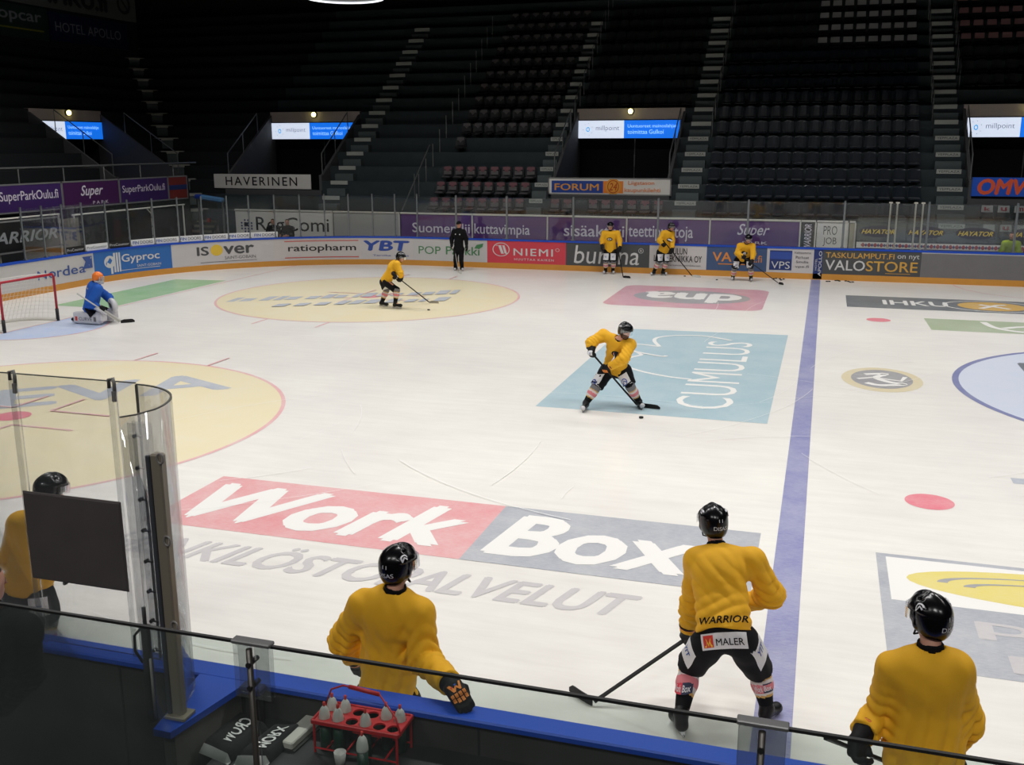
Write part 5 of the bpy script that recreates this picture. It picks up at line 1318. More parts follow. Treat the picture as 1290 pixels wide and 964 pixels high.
    if style in ('player', 'goalie', 'black'):
        for sd in 'LR':
            w, d_, s, n, curl = hf[sd]; fg, tb = hands[sd]; el = J['el'+sd]; fd = nrm(w-el); Mb = np.array([s, d_, n]); slim = style == 'black'
            def glove(P, w=w, d_=d_, s=s, n=n, fg=fg, tb=tb, fd=fd, Mb=Mb):
                d = U(.02, sd_box(P, w+n*.012, Mb, (.062, .062, .038) if not slim else (.048, .052, .026), .026), sd_cone(P, w-d_*.05, w-d_*.05-fd*.1, .054, .074 if not slim else .045))
                r = .0185 if not slim else .013
                for ch in fg:
                    c = sd_cone(P, ch[0]+n*.008, ch[1]+n*.006, r*1.12, r*1.08)
                    for a, b in zip(ch[1:], ch[2:]): c = np.minimum(c, sd_cone(P, a+n*.004, b, r*1.05, r*.95))
                    d = smin(d, c, .006)
                for a, b in zip(tb, tb[1:]): d = U(.01, d, sd_cone(P, a, b, r*1.25, r*1.05))
                return np.maximum(d, (w-d_*.05-fd*.11-P)@fd)
            gfn[sd] = glove
            q = np.array([w-d_*.05-fd*.12, w+d_*.12-n*.1, w+n*.05])
            def gmi(C, w=w, d_=d_, n=n, fd=fd): return ((((C-w)@fd) < -.115) & (((C-w)@fd) > -.142)).astype(int)
            skin('glove', glove, q.min(0)-.09, q.max(0)+.09, opts.get('gh', max(.0075, min(h*.75, .011))), [K_glv, opts.get('gcuff', K_glo)], root_o, gmi)
    # ---------------- helmet
    hfn = None
    if style in ('player', 'goalie'):
        hc = tof(M, hd, (0, -.008, .03)); hm = K_orange if style == 'goalie' else K_hel
        def helm(P):
            q = (P-hd)@M.T
            d = U(.03, sd_ell(P, hc, M, (.113, .14, .122)), sd_ell(P, tof(M, hd, (0, -.045, -.035)), M, (.1, .098, .095)))
            d = d-.009*np.clip(np.cos(q[:, 0]*58)+.0, 0, 1)*(q[:, 2] > .06)*np.clip((q[:, 1]+.12)*12, 0, 1)     # raised ridges
            d = d+.007*np.exp(-((q[:, 1]+.005-.1*(q[:, 2]-.05))/.006)**2)*(q[:, 2] > -.02)                            # seam of the two shells
            for sx in (-1, 1):
                for k in range(3): d = np.maximum(d, -sd_ell(P, tof(M, hd, (sx*(.05+.02*k), .06-.055*k, .147-.018*k)), M, (.009, .024, .024)))
            d = np.maximum(d, -.045+.62*q[:, 1]-q[:, 2]-.02*np.exp(-(q[:, 1]/.035)**2)-.0)
            e = sd_ell(P, tof(M, hd, (0, .0, -.03)), M, (.112, .042, .06))
            d = smin(d, np.maximum(e, -(np.abs(q[:, 0])-.084)), .015)
            return np.maximum(d, -sd_ell(P, tof(M, hd, (0, -.005, .01)), M, (.09, .116, .115)))
        hfn = helm
        hel = skin('helmet', helm, hd-.2, hd+.22, .0065 if h < .012 else .012, hm, root_o)
        if style == 'player' and opts.get('visor', True):
            V = []; F = []; na, nz = 16, 4
            for i in range(na+1):
                a = math.radians(-78+156*i/na)
                for j in range(nz+1):
                    z = .055-.085*j/nz*(1-.25*abs(math.sin(a))); r1 = .124; V.append(tof(M, hd, (r1*math.sin(a), .152*math.cos(a)-.01, z)))
            for i in range(na):
                for j in range(nz): k = i*(nz+1)+j; F.append((k, k+nz+1, k+nz+2, k+1))
            V2 = [hd+(v-hd)*1.025 for v in V]; n0 = len(V); F2 = [tuple(i+n0 for i in f[::-1]) for f in F]
            obj('visor', V+V2, F+F2, K_visor, hel, smooth=True)
        if h < .02:
            b = MB()
            for sx in (-1, 1): b.tube([tof(M, hd, (.088*sx, .0, -.06)), tof(M, hd, (.07*sx, .03, -.11)), tof(M, hd, (.02*sx, .055, -.128)), tof(M, hd, (0, .06, -.128))], .006, 5)
            obj('chin_strap', b.V, b.F, K_coll, hel)
        if style == 'goalie':
            b = MB()
            for k in range(5): z = .05-.045*k; b.tube([tof(M, hd, (.098*math.sin(a), .15*math.cos(a), z)) for a in np.linspace(-1.2, 1.2, 9)], .006, 5)
            for a in np.linspace(-1.0, 1.0, 5): b.tube([tof(M, hd, (.098*math.sin(a), .15*math.cos(a), .055-.19*t)) for t in (0, .5, 1)], .006, 5)
            obj('cage', b.V, b.F, K_skw, hel); 
            def chin(P): return np.maximum(np.abs(sd_ell(P, tof(M, hd, (0, .02, -.07)), M, (.1, .125, .09)))-.008, (P-hd)@M[2]+.06)
            skin('mask_chin', chin, hd-.22, hd+.22, .014, K_skw, hel)
    return dict(o=root_o, top=top, pant=pant, helm=hfn, glove=gfn, J=J, S=S, Fr=Fr, ax=ax, M=M, hf=hf, hd=hd, body=body)

def hockey_stick(top, heel, toe, root, label, blade_m=None, shaft_m=None, goalie=False, butt=True):
    top, heel, toe = V3(top), V3(heel), V3(toe); r = empty('hockey_stick', heel); tag(r, label, 'hockey stick', 'hockey sticks')
    d = nrm(top-heel); s = nrm(np.cross(d, toe-heel)); w = .016; t = .012; b = MB(); n = np.cross(d, s)
    def bar(p, q, w0, w1, m=0):
        V = []
        for c, ww in ((p, w0), (q, w1)):
            for i, j in ((-1,-.6),(-.6,-1),(.6,-1),(1,-.6),(1,.6),(.6,1),(-.6,1),(-1,.6)): V.append(c+s*t*i*.9+n*ww*j-heel)
        b.add(V, [(i, (i+1) % 8, 8+(i+1) % 8, 8+i) for i in range(8)]+[tuple(range(7, -1, -1)), tuple(range(8, 16))], m)
    bar(heel+d*.02, top-d*.12, w if not goalie else w, w); o = obj('shaft', b.V, b.F, shaft_m or K_stick, r)
    b = MB(); bar(top-d*.13, top, w*1.18, w*1.25); obj('butt_tape', b.V, b.F, K_stick if not goalie else K_tape, r)
    if goalie:
        b = MB(); bar(heel+d*.02, heel+d*.62, .042, .042); obj('paddle', b.V, b.F, shaft_m or K_tape, r)
    # curved blade
    L = toe-heel; V = []; F = []; N = 8; hgt = .075 if not goalie else .09; side = nrm(np.cross(L, (0, 0, 1)))
    for i in range(N+1):
        u = i/N; c = L*u+side*.03*u*u; hh = hgt*(1 if u < .85 else 1-.5*(u-.85)/.15)*(.75+.25*min(1, u*4)); th = .006
        z0 = -heel[2]+.006+.012*max(0, u-.7); 
        for sx, z in ((-1, z0), (1, z0), (1, z0+hh), (-1, z0+hh)): V.append(V3((c[0], c[1], 0))+side*th*sx+V3((0, 0, z)))
    for i in range(N):
        for k in range(4): F.append((i*4+k, i*4+(k+1) % 4, i*4+4+(k+1) % 4, i*4+4+k))
    F += [(3, 2, 1, 0), tuple(range(N*4, N*4+4))]
    bl = obj('blade', V, F, blade_m or K_stick, r)
    if blade_m: bl['label'] = 'pale taped blade'
    return r
# joints of each figure in metres, relative to the spot it stands on
POSE = {
 'near3': ((-7.65, -13.1, 0.0), {'head': (-0.165, 0.320, 1.573), 'neck': (-0.116, 0.220, 1.385), 'pelvis': (-0.008, -0.100, 0.900), 'shL': (-0.263, 0.200, 1.288), 'shR': (0.161, 0.200, 1.341), 'elL': (-0.293, 0.280, 0.847), 'elR': (0.318, 0.250, 1.048), 'haL': (-0.319, 0.380, 0.527), 'haR': (0.260, 0.480, 0.755), 'hipL': (-0.115, -0.100, 0.751), 'hipR': (0.126, -0.080, 0.792), 'knL': (-0.262, -0.020, 0.394), 'knR': (0.264, 0.200, 0.417), 'anL': (-0.289, -0.220, 0.180), 'anR': (0.339, 0.150, 0.123), 'toL': (-0.351, -0.080, -0.026), 'toR': (0.414, 0.320, -0.048)}),
 'p2': ((-9.75, -14.55, 0.0), {'head': (0.055, -0.070, 1.742), 'neck': (0.041, -0.130, 1.561), 'pelvis': (-0.060, -0.070, 0.843), 'shL': (-0.199, -0.110, 1.438), 'shR': (0.229, -0.150, 1.459), 'elL': (-0.410, 0.000, 1.097), 'elR': (0.282, -0.170, 1.172), 'haL': (-0.458, 0.300, 0.727), 'haR': (0.534, -0.480, 1.170), 'hipL': (-0.182, -0.050, 0.701), 'hipR': (0.034, -0.050, 0.714), 'knL': (-0.249, 0.050, 0.121), 'knR': (-0.012, 0.050, 0.155), 'anL': (-0.231, -0.050, -0.298), 'anR': (0.043, -0.050, -0.251), 'toL': (-0.371, 0.150, -0.541), 'toR': (-0.034, 0.150, -0.466)}),
 'p4': ((-6.35, -14.55, 0.0), {'head': (-0.047, 0.050, 1.787), 'neck': (-0.029, -0.030, 1.602), 'pelvis': (-0.007, -0.070, 0.967), 'shL': (-0.224, -0.050, 1.479), 'shR': (0.111, -0.050, 1.534), 'elL': (-0.277, 0.000, 1.112), 'elR': (0.219, 0.050, 1.146), 'haL': (-0.371, -0.200, 0.969), 'haR': (0.159, 0.300, 0.736), 'hipL': (-0.085, -0.050, 0.859), 'hipR': (0.097, -0.050, 0.895), 'knL': (-0.056, 0.050, 0.329), 'knR': (0.167, 0.050, 0.378), 'anL': (-0.052, -0.050, -0.077), 'anR': (0.201, -0.050, -0.013), 'toL': (-0.033, 0.150, -0.326), 'toR': (0.262, 0.150, -0.250)}),
 'p1': ((-13.0, -14.0, 0.0), {'head': (-0.097, 0.050, 1.692), 'neck': (-0.136, 0.000, 1.483), 'pelvis': (-0.359, -0.050, 0.872), 'shL': (-0.367, -0.050, 1.406), 'shR': (0.051, 0.020, 1.399), 'elL': (-0.622, 0.050, 1.014), 'elR': (-0.002, 0.100, 1.071), 'haL': (-0.764, 0.200, 0.633), 'haR': (-0.614, 0.280, 0.564), 'hipL': (-0.516, -0.050, 0.757), 'hipR': (-0.252, -0.050, 0.764), 'knL': (-0.750, 0.100, 0.263), 'knR': (-0.355, 0.100, 0.360), 'anL': (-0.740, -0.050, -0.041), 'anR': (-0.249, -0.050, 0.040), 'toL': (-0.974, 0.150, -0.236), 'toR': (-0.413, 0.150, -0.143)}),
 'shooter': ((-10.4, -3.75, 0.0), {'head': (0.211, -0.200, 1.423), 'neck': (0.089, -0.100, 1.222), 'pelvis': (-0.018, 0.150, 0.707), 'shR': (-0.197, -0.050, 1.306), 'shL': (0.289, -0.150, 1.188), 'elR': (-0.369, -0.200, 1.187), 'elL': (0.224, -0.350, 0.979), 'haR': (-0.342, -0.370, 1.071), 'haL': (0.003, -0.370, 0.778), 'hipR': (-0.152, 0.130, 0.647), 'hipL': (0.136, 0.150, 0.661), 'knR': (-0.307, -0.100, 0.378), 'knL': (0.272, 0.050, 0.412), 'anR': (-0.448, -0.200, 0.124), 'anL': (0.397, 0.250, 0.104), 'toR': (-0.455, -0.350, 0.076), 'toL': (0.460, 0.130, 0.067)}),
 'farp': ((-18.6, 5.4, 0.0), {'head': (0.339, 0.000, 1.425), 'neck': (0.215, 0.000, 1.267), 'pelvis': (-0.160, 0.050, 0.738), 'shR': (0.279, -0.150, 1.242), 'shL': (0.054, 0.200, 1.196), 'elR': (0.389, -0.200, 1.011), 'elL': (0.097, 0.250, 0.946), 'haR': (0.340, -0.100, 0.820), 'haL': (0.062, 0.150, 0.756), 'hipR': (-0.059, -0.070, 0.713), 'hipL': (-0.264, 0.170, 0.674), 'knR': (0.236, -0.100, 0.528), 'knL': (-0.211, 0.200, 0.469), 'anR': (0.177, -0.100, 0.169), 'anL': (-0.347, 0.150, 0.109), 'toR': (0.327, -0.120, 0.090), 'toL': (-0.190, 0.120, 0.030)}),
 'black': ((-19.66, 13.9, 0.0), {'head': (0.024, -0.020, 1.656), 'neck': (0.014, 0.000, 1.485), 'pelvis': (-0.014, 0.050, 0.826), 'shR': (-0.230, 0.000, 1.423), 'shL': (0.255, 0.000, 1.434), 'elR': (-0.314, 0.050, 1.132), 'elL': (0.294, 0.050, 1.147), 'haR': (-0.251, -0.050, 0.857), 'haL': (0.326, -0.050, 0.845), 'hipR': (-0.121, 0.050, 0.766), 'hipL': (0.092, 0.050, 0.772), 'knR': (-0.124, 0.000, 0.398), 'knL': (0.090, 0.000, 0.405), 'anR': (-0.147, 0.050, 0.075), 'anL': (0.098, 0.050, 0.083), 'toR': (-0.105, -0.150, 0.014), 'toL': (0.200, -0.150, 0.024)}),
 'y1': ((-14.27, 14.5, 0.0), {'head': (0.032, 0.000, 1.671), 'neck': (0.026, 0.050, 1.474), 'pelvis': (0.029, 0.100, 0.833), 'shR': (-0.199, 0.050, 1.414), 'shL': (0.280, 0.050, 1.425), 'elR': (-0.255, 0.000, 1.167), 'elL': (0.366, 0.000, 1.184), 'haR': (-0.218, -0.150, 0.933), 'haL': (0.371, -0.200, 0.872), 'hipR': (-0.083, 0.100, 0.774), 'hipL': (0.144, 0.100, 0.780), 'knR': (-0.112, 0.000, 0.420), 'knL': (0.172, 0.000, 0.429), 'anR': (-0.116, 0.050, 0.106), 'anL': (0.130, 0.100, 0.109), 'toR': (-0.136, -0.120, 0.042), 'toL': (0.197, -0.080, 0.049)}),
 'y2': ((-12.55, 14.65, 0.0), {'head': (0.427, -0.050, 1.683), 'neck': (0.344, 0.000, 1.514), 'pelvis': (0.166, 0.050, 0.849), 'shR': (0.169, -0.100, 1.464), 'shL': (0.413, 0.100, 1.453), 'elR': (0.055, -0.200, 1.225), 'elL': (0.464, 0.000, 1.218), 'haR': (0.227, -0.400, 1.085), 'haL': (0.491, -0.300, 0.893), 'hipR': (0.065, 0.000, 0.796), 'hipL': (0.239, 0.130, 0.788), 'knR': (0.010, -0.100, 0.447), 'knL': (0.271, 0.000, 0.444), 'anR': (-0.127, -0.050, 0.132), 'anL': (0.166, 0.030, 0.133), 'toR': (-0.164, -0.150, 0.059), 'toL': (0.298, -0.100, 0.070)}),
 'y3': ((-9.6, 13.95, 0.0), {'head': (0.141, -0.200, 1.418), 'neck': (0.066, -0.100, 1.225), 'pelvis': (-0.028, 0.100, 0.755), 'shR': (-0.136, -0.100, 1.167), 'shL': (0.274, -0.100, 1.178), 'elR': (-0.198, -0.150, 0.934), 'elL': (0.319, -0.200, 0.929), 'haR': (-0.021, -0.350, 0.803), 'haL': (0.271, -0.400, 0.661), 'hipR': (-0.180, 0.100, 0.671), 'hipL': (0.134, 0.050, 0.686), 'knR': (-0.284, -0.050, 0.393), 'knL': (0.259, -0.050, 0.411), 'anR': (-0.332, 0.100, 0.053), 'anL': (0.269, 0.050, 0.081), 'toR': (-0.338, -0.100, -0.002), 'toL': (0.312, -0.150, 0.029)}),
 'goalie': ((-24.8, 0.85, 0.0), {'head': (0.155, 0.030, 1.181), 'neck': (0.077, 0.000, 1.020), 'pelvis': (-0.148, 0.000, 0.337), 'shR': (0.299, -0.170, 0.930), 'shL': (-0.120, 0.170, 0.929), 'elR': (0.444, -0.300, 0.653), 'elL': (-0.079, 0.350, 0.638), 'haR': (0.461, -0.230, 0.462), 'haL': (0.085, 0.300, 0.446), 'hipR': (0.002, -0.130, 0.303), 'hipL': (-0.279, 0.150, 0.266), 'knR': (0.452, -0.200, 0.173), 'knL': (0.121, 0.300, 0.116), 'anR': (-0.420, -0.150, 0.080), 'anL': (-0.809, 0.250, 0.037), 'toR': (-0.529, -0.170, 0.058), 'toL': (-0.926, 0.270, 0.028)}),
 'spectator': ((-11.75, -16.25, 0.35), {'head': (0.306, 0.030, 1.721), 'neck': (0.340, -0.030, 1.570), 'pelvis': (0.260, -0.050, 0.821), 'shL': (0.054, -0.030, 1.445), 'shR': (0.580, -0.030, 1.499), 'elL': (-0.039, -0.050, 1.100), 'elR': (0.407, 0.130, 1.116), 'haL': (-0.205, 0.250, 0.744), 'haR': (-0.030, 0.300, 0.691), 'hipL': (0.135, -0.050, 0.668), 'hipR': (0.353, -0.050, 0.684)}),
}
# ================================================================ THE CAST
def J_(k, **kw):
    root, J = POSE[k]; J = {a: list(b) for a, b in J.items()}
    J.update({a: list(b) for a, b in kw.items()}); return root, J
def stand(J, dx=.1):     # hidden legs: a plain stance under the hips
    for sd in 'LR':
        h_ = J['hip'+sd]; J['kn'+sd] = [h_[0]*1.1, h_[1]+.08, .5]; J['an'+sd] = [h_[0]*1.2, h_[1]-.0, .165]; J['to'+sd] = [h_[0]*1.25, h_[1]+.2, .07]
G_PL = 'players in yellow practice jerseys'
# -- skater seen from behind at the boards, with stick
root, J = J_('near3'); J['haR'] = [-.02, .56, .76]; J['knL'] = [-.27, .1, .42]
sk_d = nrm(V3((-7.656, -12.545, .745))-V3((-8.684, -13.12, .03)))
p = person(J, root, 'person in yellow jersey skating away with a stick, black pants with white badges showing', 'player', (-.4, .9, -.12), (-.1, 1, 0), h=.0095, seed=1,
           opts=dict(gripL=sk_d, gripR=sk_d, backL=(-.7, .2, .6), backR=(.3, .9, .3), group=G_PL, drape=.12, wrinkle=.010, hem=.03, hair=1, torso=((.2, .135), (.205, .165))))
S, ax, Fr, J = p['S'], p['ax'], p['Fr'], p['J']
def back_decal(p, fn, parts, mats, c, w, hh, name='badge', label=None, dist=.3, tilt=0, gap=.004):
    """flat pattern centred behind the body at c (relative), seen from behind"""
    S, ax, Fr = p['S'], p['ax'], p['Fr']; S = S if np.cross(S, ax)@Fr < 0 else -S
    S = S*math.cos(tilt)+ax*math.sin(tilt); o = V3(c)-Fr*dist-S*w/2-ax*hh/2
    return decal(p['o'], parts, fn, o, S*w, ax*hh, mats, name, gap=gap, reach=dist+.2, label=label)
def front_decal(p, fn, parts, mats, c, w, hh, name='badge', label=None, dist=.3, dirv=None, upv=None, gap=.004):
    F_ = nrm(dirv) if dirv is not None else p['Fr']; A = nrm(V3(upv)) if upv is not None else p['ax']; A = nrm(A-F_*(A@F_)); S = np.cross(A, F_)
    o = V3(c)+F_*dist-S*w/2-A*hh/2
    return decal(p['o'], parts, fn, o, S*w, A*hh, mats, name, gap=gap, reach=dist+.2, label=label)
back_decal(p, p['top'], [T('WARRIOR', 0, 0, 1, 1, 0, .03, .25)], K_blk, J['pelvis']+ax*.035+S*.015, .36, .055, 'lettering', gap=.009)
back_decal(p, p['pant'], [GRID(0, 0, 1, 1, 0, 10), GRID(.05, .12, .23, .76, 1, 4), POLY([(.07, .15), (.115, .7), (.165, .35), (.215, .7), (.26, .15), (.215, .15), (.19, .4), (.165, .15), (.14, .4), (.115, .15)], 2), T('MALER', .34, .2, .6, .42, 3, .01)], [K_wht, K_red, K_lgold, K_blk], J['pelvis']-ax*.115+S*.0, .34, .115, 'badge', 'white waist badge with black capitals')
for sd, off in (('L', -.02), ('R', .02)):
    t = nrm(J['kn'+sd]-J['hip'+sd]); c = J['hip'+sd]*.38+J['kn'+sd]*.62
    front_decal(p, p['pant'], [GRID(0, 0, 1, 1, 0, 8), T('YIT', .2, .38, .6, .28, 1, .03, .2)], [K_wht, K_navy], c, .17, .15, 'badge', 'white thigh badge with blue letters', dirv=nrm(-p['Fr']*.9+V3((0, 0, .25))+S*(.35 if J['hip'+sd]@S > J['pelvis']@S else -.35)), upv=-t)
def sock_badge(p, sd, parts, mats, dirv, w=.15, hh=.075, at=.375):
    J = p['J']; kn, an = J['kn'+sd], J['an'+sd]; t = nrm(an-kn); c = kn+(an-kn)*at
    front_decal(p, lambda P: sd_cone(P, kn, kn+t*np.linalg.norm(an-kn)*.7, .0825, .065), parts, mats, c, w, hh, 'sock_badge', dirv=dirv, upv=-t, gap=.013)
for sd, sx in (('L', -.25), ('R', .1)): sock_badge(p, sd, [GRID(0, 0, .52, 1, 0, 4), GRID(.52, 0, .48, 1, 1, 4), T('Work', .04, .2, .44, .6, 2, .02), T('Box', .56, .2, .38, .6, 2, .02)], [mat('sock_print_red', (204, 62, 78), .8), mat('sock_print_navy', (54, 58, 84), .8), K_wht], (sx, -1, .15))
def helmet_marks(p, backtxt=True, side=1):
    M, hd, hf_ = p['M'], p['hd'], p['helm']
    def mk(dirv, w, hh, parts):
        d = tof(M, (0, 0, 0), dirv); d = nrm(d); u = M[2]-d*(M[2]@d); u = nrm(u); s = np.cross(u, d); o = hd+d*.22-s*w/2-u*hh/2
        decal(p['o'], parts, hf_, o, s*w, u*hh, K_wht, 'helmet_mark', gap=.002, reach=.25)
    if backtxt: mk((.12*side, -1, -.12), .11, .03, [T('DISAS', 0, 0, 1, 1, 0, .0)]); mk((.12*side, -1, .3), .03, .025, [T('11', 0, 0, 1, 1)])
    for sx in (-1, 1): mk((sx*.9, -.25, .75), .07, .07, [RING(.1, .1, .8, .8, .35, a0=.3, a1=3.6), STROKE([(.2, .2), (.5, .6), (.8, .4)], .16)])
helmet_marks(p)
hockey_stick((-7.63, -12.53, .77), (-8.684, -13.12, .03), (-8.93, -12.98, .03), None, 'black hockey stick of the skater near the bench, its blade by the railing glass', K_stick)

# -- player leaning on the boards with one glove on the blue cap
root, J = J_('p2'); stand(J); J['haR'] = [.62, -.525, 1.152]; J['elR'] = [.27, -.2, 1.16]
p = person(J, root, 'person in yellow jersey by the bottle carrier, glove resting on the blue cap', 'player', (.5, .87, .05), (.1, 1, 0), h=.0095, seed=2,
           opts=dict(group=G_PL, drape=.75, wrinkle=.0125, hem=.08, dirR=(.72, -.62, -.3), backR=(-.05, -.5, .85), curlR=.3, backL=(-.9, -.3, .1), sleeve=(.1, .1, .08), torso=((.19, .135), (.212, .168))))
J = p['J']; helmet_marks(p, True, 1.9)
w, d_, s, n, c = p['hf']['R']
gm = [K_glo, K_red, K_navy, K_wht]
decal(p['o'], [POLY([(0, 0), (.12, .0), (.25, .6), (.4, .2), (.55, .6), (.72, .0), (.9, 0), (.7, 1), (.55, 1), (.4, .55), (.25, 1), (.15, 1)], 0), POLY([(.3, .15), (.5, .15), (.4, .45)], 2), POLY([(.6, .3), (.75, .3), (.68, .6)], 1)], p['glove']['R'], w+n*.1-d_*.03-s*.05, s*.1*(1 if np.cross(s, d_)@n > 0 else -1)+0*d_ if np.cross(s, d_)@n > 0 else -s*.1, d_*.06, gm, 'glove_print', reach=.15)
fg, tb = hand_pts(w, d_, s, n, c)
for k, ch in enumerate(fg):
    b0_, e0 = ch[0], ch[2]; ll = e0-b0_; sx = s*.02 if np.cross(s, ll)@n > 0 else -s*.02
    decal(p['o'], [GRID(0, .05, 1, .38, 0, 2), GRID(0, .5, 1, .4, 0, 2)], p['glove']['R'], b0_-sx*.5+n*.07, sx, ll, [K_glo], 'finger_print', reach=.15)

# -- player with a stick under the arm, at the edge of the picture
root, J = J_('p4'); stand(J)
sk4 = nrm(V3((-6.755, -14.75, 1.03))-V3((-6.942, -14.95, 1.17)))
J['haL'] = [-.385, -.22, 1.03]
p = person(J, root, 'person in yellow jersey below the grey framed ice advert, back to the bench', 'player', (-.62, .78, .0), (-.08, 1, 0), h=.0095, seed=3,
           opts=dict(group=G_PL, drape=.85, wrinkle=.0115, hem=.1, gripL=sk4, backL=(-.6, -.4, .6), torso=((.185, .13), (.222, .175)), sleeve=(.09, .085, .08)))
helmet_marks(p, True, 1.2)
o = V3((-6.755, -14.75, 1.03)); hockey_stick(o-sk4*.28, o+sk4*1.2+V3((.0, .0, -.14)), o+sk4*1.2+V3((.28, .05, -.14)), None, 'black hockey stick held under the arm at the edge of the boards')

# -- player behind the black board
root, J = J_('p1'); stand(J); J['elR'] = [.22, .2, 1.2]; J['haR'] = [-.12, .33, .98]; J['haL'] = [-.3, .26, .84]
p = person(J, root, 'person in yellow jersey partly hidden behind the black board on the glass', 'player', (.45, .88, -.12), (.25, 1, 0), h=.012, seed=4, opts=dict(group=G_PL, drape=.3, hem=.06, gripR=(.5, -.2, .8), gripL=(.5, -.2, .8)))
J = p['J']
for sd in 'LR': front_decal(p, p['pant'], [GRID(0, 0, 1, 1, 0, 6), T('YIT', .3, .3, .4, .3, 1, .02)], [K_wht, K_navy], J['hip'+sd]*.72+J['kn'+sd]*.28, .15, .17, 'badge', 'white thigh badge with blue letters', dirv=(.5 if sd == 'R' else -.4, -.8, .2), upv=(0, 0, 1))

# -- stickhandler at the pale blue square
root, J = J_('shooter')
top_, heel_ = V3((-10.793, -4.164, 1.145)), V3((-10.029, -3.499, .03)); sd_ = nrm(top_-heel_); rt = V3(root)
J['haR'] = list(heel_+sd_*1.38-rt); J['haL'] = list(heel_+sd_*.98-rt+V3((.01, -.0, 0)))
p = person(J, root, 'person in yellow jersey handling a puck at the pale blue square on the ice', 'player', (.72, -.62, -.28), (.3, -1, 0), h=.014, seed=5,
           opts=dict(group=G_PL, gripR=sd_, gripL=sd_, backR=(-.6, -.7, .2), backL=(.5, -.8, .2), drape=.2, wrinkle=.010, hem=.06, beard=1, toecap=K_skw))
J = p['J']; helmet_marks(p, False)
front_decal(p, p['top'], [EL(0, 0, 1, 1, 0), EL(.2, .2, .6, .6, 1), STROKE([(.25, .6), (.5, .4), (.75, .65)], .14, 2)], [K_blk, K_wht, K_red], J['neck']-p['ax']*.17-p['S']*.03, .15, .12, 'chest_badge', 'small dark and white chest badge')
for sd in 'LR': front_decal(p, p['pant'], [GRID(0, 0, 1, 1, 0, 6), RING(.22, .25, .56, .5, .25, 1), STROKE([(.3, .3), (.5, .6), (.7, .45)], .08, 1)], [K_wht, K_navy], J['hip'+sd]*.5+J['kn'+sd]*.5, .19, .24, 'badge', 'white thigh badge with blue ring', dirv=nrm(p['Fr']+V3((-.3 if sd == 'R' else .15, 0, .15))), upv=-nrm(J['kn'+sd]-J['hip'+sd]))
front_decal(p, p['glove']['L'], [GRID(0, .0, .28, 1, 0, 3), GRID(.36, 0, .28, 1, 0, 3), GRID(.72, 0, .28, 1, 0, 3)], [K_glo], J['haL']-V3((0, 0, .04)), .09, .06, 'finger_print', dirv=(-.1, -1, -.1), upv=(0, 0, 1))
front_decal(p, p['glove']['R'], [GRID(0, 0, 1, 1, 0, 3), T('W', .25, .3, .5, .4, 1)], [K_wht, K_navy], J['haR'], .09, .08, 'glove_badge', 'white glove badge', dirv=(-.1, -1, .1), upv=(0, 0, 1))
hockey_stick(top_, heel_, (-9.62, -3.54, .03), None, 'black hockey stick of the player at the pale blue square')

# -- player on the far circle
root, J = J_('farp'); sd_ = nrm(V3((-18.348, 5.066, .986))-V3((-17.843, 6.41, .03))); rt = V3(root)
J['haR'] = list(V3((-18.26, 5.3, .82))-rt); J['haL'] = list(V3((-18.348, 5.066, .986))+V3((-.0, .06, -.04))-rt); J['elL'] = [.05, -.1, 1.02]
J['elL'] = [.12, -.05, 1.02]
p = person(J, root, 'person in yellow jersey and black helmet skating on the far cream circle', 'player', (.95, -.1, -.35), (.95, -.25, 0), h=.018, seed=6, opts=dict(group=G_PL, gripR=sd_, gripL=sd_, hem=.02, drape=.2))
J = p['J']
front_decal(p, p['pant'], [GRID(0, 0, 1, 1, 0, 5)], [K_wht], J['hipL']*.35+J['knL']*.65, .2, .16, 'badge', 'white thigh badge', dirv=(.6, -.75, .1), upv=(0, 0, 1))
hockey_stick((-18.36, 5.03, 1.01), (-17.843, 6.41, .03), (-17.57, 6.46, .03), None, 'dark hockey stick of the skater on the far cream circle', K_stg)

# -- coach in black
root, J = J_('black')
for sd in 'LR': J['sh'+sd][0] *= .8; J['sh'+sd][2] -= .02; J['el'+sd][0] *= .92
p = person(J, root, 'person all in black standing on the ice before the white panel with green lettering', 'black', (0, -1, -.1), (0, -1, 0), h=.018, seed=7,
           opts=dict(top=K_jack, topname='jacket', pants=K_jack, hair=1, drape=.3, wrinkle=.004, hem=.16, yoke=.06, torso=((.16, .12), (.175, .13)), sleeve=(.075, .07, .06), gcuff=K_stg, toecap=K_skw, curlR=.6, backR=(-1, -.2, .2), backL=(1, -.2, .2)))
J = p['J']
def cap_fn(P):
    q = (P-p['hd'])@p['M'].T
    return np.maximum(np.minimum(sd_ell(P, tof(p['M'], p['hd'], (0, -.005, .03)), p['M'], (.09, .108, .1)), sd_ell(P, tof(p['M'], p['hd'], (0, .1, .05)), p['M'], (.07, .08, .014))), .03-q[:, 2])
skin('beanie', cap_fn, p['hd']-.22, p['hd']+.22, .014, K_jack, p['o'])
for sx in (-.08, .08): front_decal(p, p['top'], [EL(0, 0, 1, 1, 0)], [K_wht], J['neck']-p['ax']*.16+p['S']*sx, .035, .045, 'jacket_badge')
hockey_stick(V3((-19.72, 13.66, .74)), (-19.42, 13.2, .03), (-19.2, 12.95, .03), None, 'pale hockey stick of the person in black', K_tape, K_stg)

